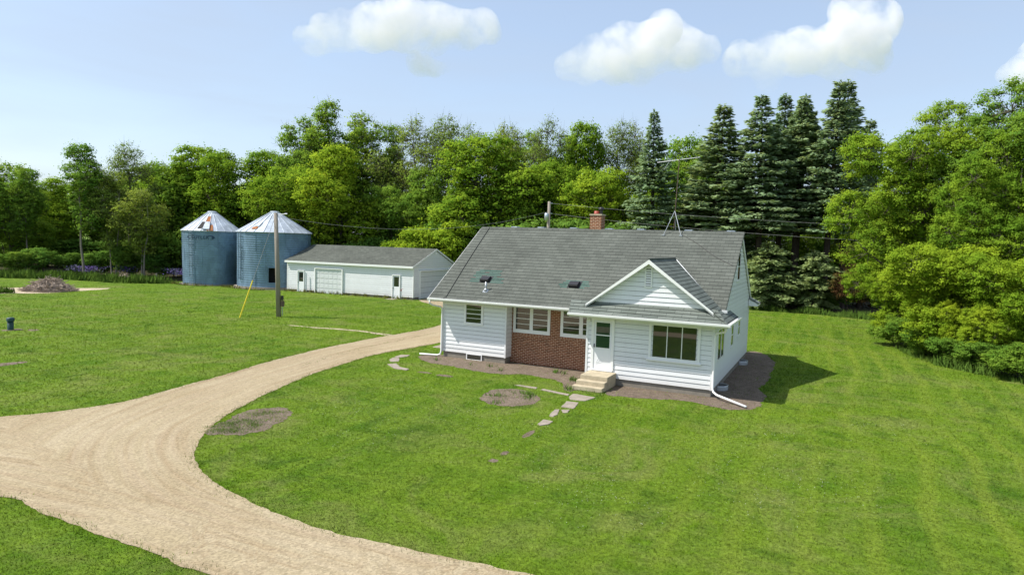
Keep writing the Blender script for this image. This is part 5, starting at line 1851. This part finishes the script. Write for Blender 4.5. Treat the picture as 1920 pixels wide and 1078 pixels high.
def grass_area(name, poly, dens, h0, h1, mat, label, seed, wf=.10):
    rg = np.random.default_rng(seed)
    a = np.array(poly)
    lo_, hi_ = a.min(0), a.max(0)
    k = int((hi_ - lo_).prod() * dens)
    P = rg.uniform(lo_, hi_, (k, 2))
    P = P[inpoly(P, poly)]
    P3 = np.concatenate([P, np.zeros((len(P), 1))], 1)
    h = rg.uniform(h0, h1, len(P)) * (.75 + .35 * np.sin(P[:, 0] * 1.7 + np.sin(P[:, 1] * 2.1)))
    me = np_mesh(name, blades(P3, h, h * wf * rg.uniform(.7, 1.4, len(P)), rg, .28), 3)
    return tag(link(name, me, mat), label, 'grass', kind='stuff')


grass_area('tall_grass', [(4, 39.5), (10, 39.0), (16.4, 38.6), (20.5, 36.6), (21.5, 37.6), (17, 40.6), (10, 41), (4, 41)], 150, .35, .75, M['weed'], 'tall unmown grass strip below the spruces', 7)
grass_area('tall_grass', [(20.6, 20), (21.2, 15.5), (22.2, 12.8), (24.5, 10.0), (30, 4.9), (31, 6), (26, 10.5), (23.4, 13.6), (22.4, 20)], 170, .3, .6, M['weed'], 'tall dark grass at the foot of the right maples', 8)
grass_area('tall_grass', [(-75, 5), (-66, 13.5), (-59, 17), (-53, 17.5), (-49, 20.5), (-49, 22.5), (-55, 22.5), (-63, 21), (-72, 17), (-82, 6)], 60, .5, .95, M['weed'], 'rank weeds in front of the wood on the left', 9, .16)
grass_area('tall_grass', [(-49.5, 3.2), (-47.5, 4.9), (-46.4, 4.7), (-47, 3.2), (-49, 1.6)], 120, .3, .7, M['weed'], 'weeds growing beside the debris heap', 10, .16)
# purple phlox at the wood edge
pu = []
rg = np.random.default_rng(5)
for (cx, cy, sx, sy, k, zz) in ((-66.0, 22.3, 2.0, .7, 480, 1.0), (-60.5, 24.0, 1.6, .5, 150, 1.1), (-52.2, 25.0, 1.6, .6, 420, 1.2)):
    P = np.stack([rg.normal(cx, sx * .6, k), rg.normal(cy, sy, k), rg.uniform(zz - .45, zz + .25, k)], 1)
    N = rg.normal(0, 1, (k, 3)); N /= np.linalg.norm(N, axis=1, keepdims=True)
    pu.append(leaves(P, N, rg.uniform(.12, .22, k), rg.uniform(.10, .18, k), rg))
    St = []
pu = np.concatenate(pu)
me = np_mesh('wildflowers', pu, 4, np.tile((-.4, -.4, .8), (len(pu) // 4, 1)))
tag(link('wildflowers', me, M['purple']), 'purple wildflowers blooming under the trees', 'flowers', kind='stuff')
# white clover heads
k = 1800
rg = np.random.default_rng(6)
cen = np.array([(5.5, -12.5), (8.5, -10), (11.5, -12.2), (14, -8.5), (16, -6), (3.2, -10.5), (13, -14), (9.3, -3.2), (17, -10), (19, -3), (15.5, -12), (2.5, -7), (8.2, -2.9), (6, -9)])
P = cen[rg.integers(0, len(cen), k)] + rg.normal(0, .9, (k, 2))
ok = ~inpoly(P, wood_np)
for pl in NO_GRASS:
    ok &= ~inpoly(P, pl)
P = P[ok]
k = len(P)
P = np.concatenate([P, rg.uniform(.05, .08, (k, 1))], 1)
N = np.tile(np.array([0, 0, 1.0]), (k, 1)) + rg.normal(0, .4, (k, 3)); N /= np.linalg.norm(N, axis=1, keepdims=True)
me = np_mesh('clover_flowers', leaves(P, N, rg.uniform(.010, .020, k), rg.uniform(.010, .020, k), rg), 4)
tag(link('clover_flowers', me, M['clover']), 'white clover heads speckling the lawn', 'flowers', kind='stuff')

# ------------------------------------------------------------------ clouds


def mat_cloud():
    t = NT('cloud_vapour')
    p = t.obj()
    n1 = t.noise(p, .013, 8, .70, .35)
    d = t.ramp(n1, [(.40, 0.0), (.74, 1.0)])
    hz_ = t.n('ShaderNodeSeparateXYZ', Vector=p).outputs[2]
    d = t.math('MULTIPLY', d, t.ramp(t.math('ADD', t.math('MULTIPLY', hz_, 1 / 120), .6), [(.05, .12), (.62, 1.0)]))      # thin, ragged bases
    pv = t.n('ShaderNodeVolumePrincipled')
    pv.inputs['Color'].default_value = (.985, .962, 1, 1)
    pv.inputs['Anisotropy'].default_value = -.1
    t.link(t.math('MULTIPLY', d, .046), pv.inputs['Density'])
    t.link(pv.outputs[0], t.out.inputs['Volume'])
    return t.m


M['cloud'] = mat_cloud()
CD = 1300.0
mpp = CD / F_PX


def cloud(puffs, label, seed):
    rg = random.Random(seed)
    cx = sum(p[0] for p in puffs) / len(puffs)
    cy = sum(p[1] for p in puffs) / len(puffs)
    ctr = Vector(at(cx, cy, CD))
    bm = bmesh.new()
    for (px, py, r) in puffs:
        r *= 1.16
        c = Vector(at(px, py, CD)) - ctr
        for k in range(5):
            off = Vector((rg.gauss(0, .3), rg.gauss(0, .5), rg.gauss(0, .22))) * r * mpp if k else Vector((0, 0, 0))
            s = r * mpp * (1.0 if k == 0 else rg.uniform(.45, .75))
            bmesh.ops.create_icosphere(bm, subdivisions=2, radius=s * .98, matrix=Matrix.Translation(c + off))
    me = bpy.data.meshes.new('cloud')
    bm.to_mesh(me)
    bm.free()
    o = link('cloud', me, M['cloud'])
    o.location = ctr
    rm = o.modifiers.new('remesh', 'REMESH')
    rm.mode = 'VOXEL'
    rm.voxel_size = 9.0
    return tag(o, label, 'cloud', 'clouds')


cloud([(590, 78, 28), (640, 58, 38), (700, 52, 44), (760, 45, 50), (815, 52, 44), (740, 22, 26), (870, 58, 36), (905, 48, 30), (660, 76, 22), (780, 70, 26)], 'broad white cloud above the tall airy tree', 1)
cloud([(788, 122, 22), (815, 130, 16), (840, 127, 11)], 'small wisp of cloud under the broad one', 2)
cloud([(1065, 125, 26), (1115, 105, 38), (1170, 92, 46), (1230, 88, 48), (1285, 95, 40), (1262, 60, 26), (1330, 98, 22), (1200, 135, 28), (1100, 140, 22)], 'rounded white cloud above the spruces left one', 3)
cloud([(1385, 115, 30), (1440, 105, 42), (1500, 98, 44), (1560, 95, 46), (1610, 70, 52), (1640, 45, 44), (1585, 20, 30), (1640, 110, 30), (1440, 150, 24), (1575, 128, 28)], 'tall heaped cloud above the tallest spruces', 4)
cloud([(1925, 135, 34), (1960, 110, 44), (1990, 140, 40)], 'cloud edge peeping in at the right photo border', 5)

# ------------------------------------------------------------------ light
sun_from = Vector((-.66, -.38, 1.0)).normalized()
sd = bpy.data.lights.new('sun', 'SUN')
sd.energy = 3.95
sd.angle = R(.53)
sd.color = (1.0, .955, .88)
so = bpy.data.objects.new('sun', sd)
COL.objects.link(so)
so.rotation_euler = (-sun_from).to_track_quat('-Z', 'Y').to_euler()
world = bpy.data.worlds.new('World')
scene.world = world
world.use_nodes = True
nt = world.node_tree
nt.nodes.clear()
sky = nt.nodes.new('ShaderNodeTexSky')
sky.sky_type = 'NISHITA'
sky.sun_disc = False
sky.sun_elevation = math.asin(sun_from.z)
sky.sun_rotation = math.atan2(sun_from.x, sun_from.y)
sky.air_density = 1.0
sky.dust_density = 1.2
sky.ozone_density = 1.0
bg = nt.nodes.new('ShaderNodeBackground')
bg.inputs['Strength'].default_value = .148
ow = nt.nodes.new('ShaderNodeOutputWorld')
tc = nt.nodes.new('ShaderNodeTexCoord')
mp = nt.nodes.new('ShaderNodeMapping')
mp.inputs['Scale'].default_value = (1.0, 1.0, 5.0)
nt.links.new(tc.outputs['Generated'], mp.inputs[0])
nz = nt.nodes.new('ShaderNodeTexNoise')
nz.inputs['Scale'].default_value = 3.0
nz.inputs['Detail'].default_value = 6
nz.inputs['Distortion'].default_value = .6
nt.links.new(mp.outputs[0], nz.inputs['Vector'])
mr = nt.nodes.new('ShaderNodeMapRange')            # thin high cirrus veil
mr.inputs['From Min'].default_value = .35
mr.inputs['From Max'].default_value = .70
mr.inputs['To Min'].default_value = .52
mr.inputs['To Max'].default_value = .72
nt.links.new(nz.outputs['Fac'], mr.inputs['Value'])
mx = nt.nodes.new('ShaderNodeMix')
mx.data_type = 'RGBA'
mx.inputs[7].default_value = (2.35, 2.80, 3.45, 1)
nt.links.new(mr.outputs[0], mx.inputs[0])
nt.links.new(sky.outputs[0], mx.inputs[6])
nt.links.new(mx.outputs[2], bg.inputs[0])
nt.links.new(bg.outputs[0], ow.inputs[0])

# ------------------------------------------------------------------ render settings
vs = scene.view_settings
vs.view_transform = 'Standard'
vs.look = 'None'
vs.exposure = .68
vs.gamma = 1.0
scene.render.engine = 'CYCLES'
cy = scene.cycles
cy.use_denoising = True
cy.max_bounces = 8
cy.diffuse_bounces = 4
cy.glossy_bounces = 3
cy.transmission_bounces = 4
cy.volume_bounces = 4
cy.transparent_max_bounces = 8
cy.volume_step_rate = 1.0
cy.volume_max_steps = 256
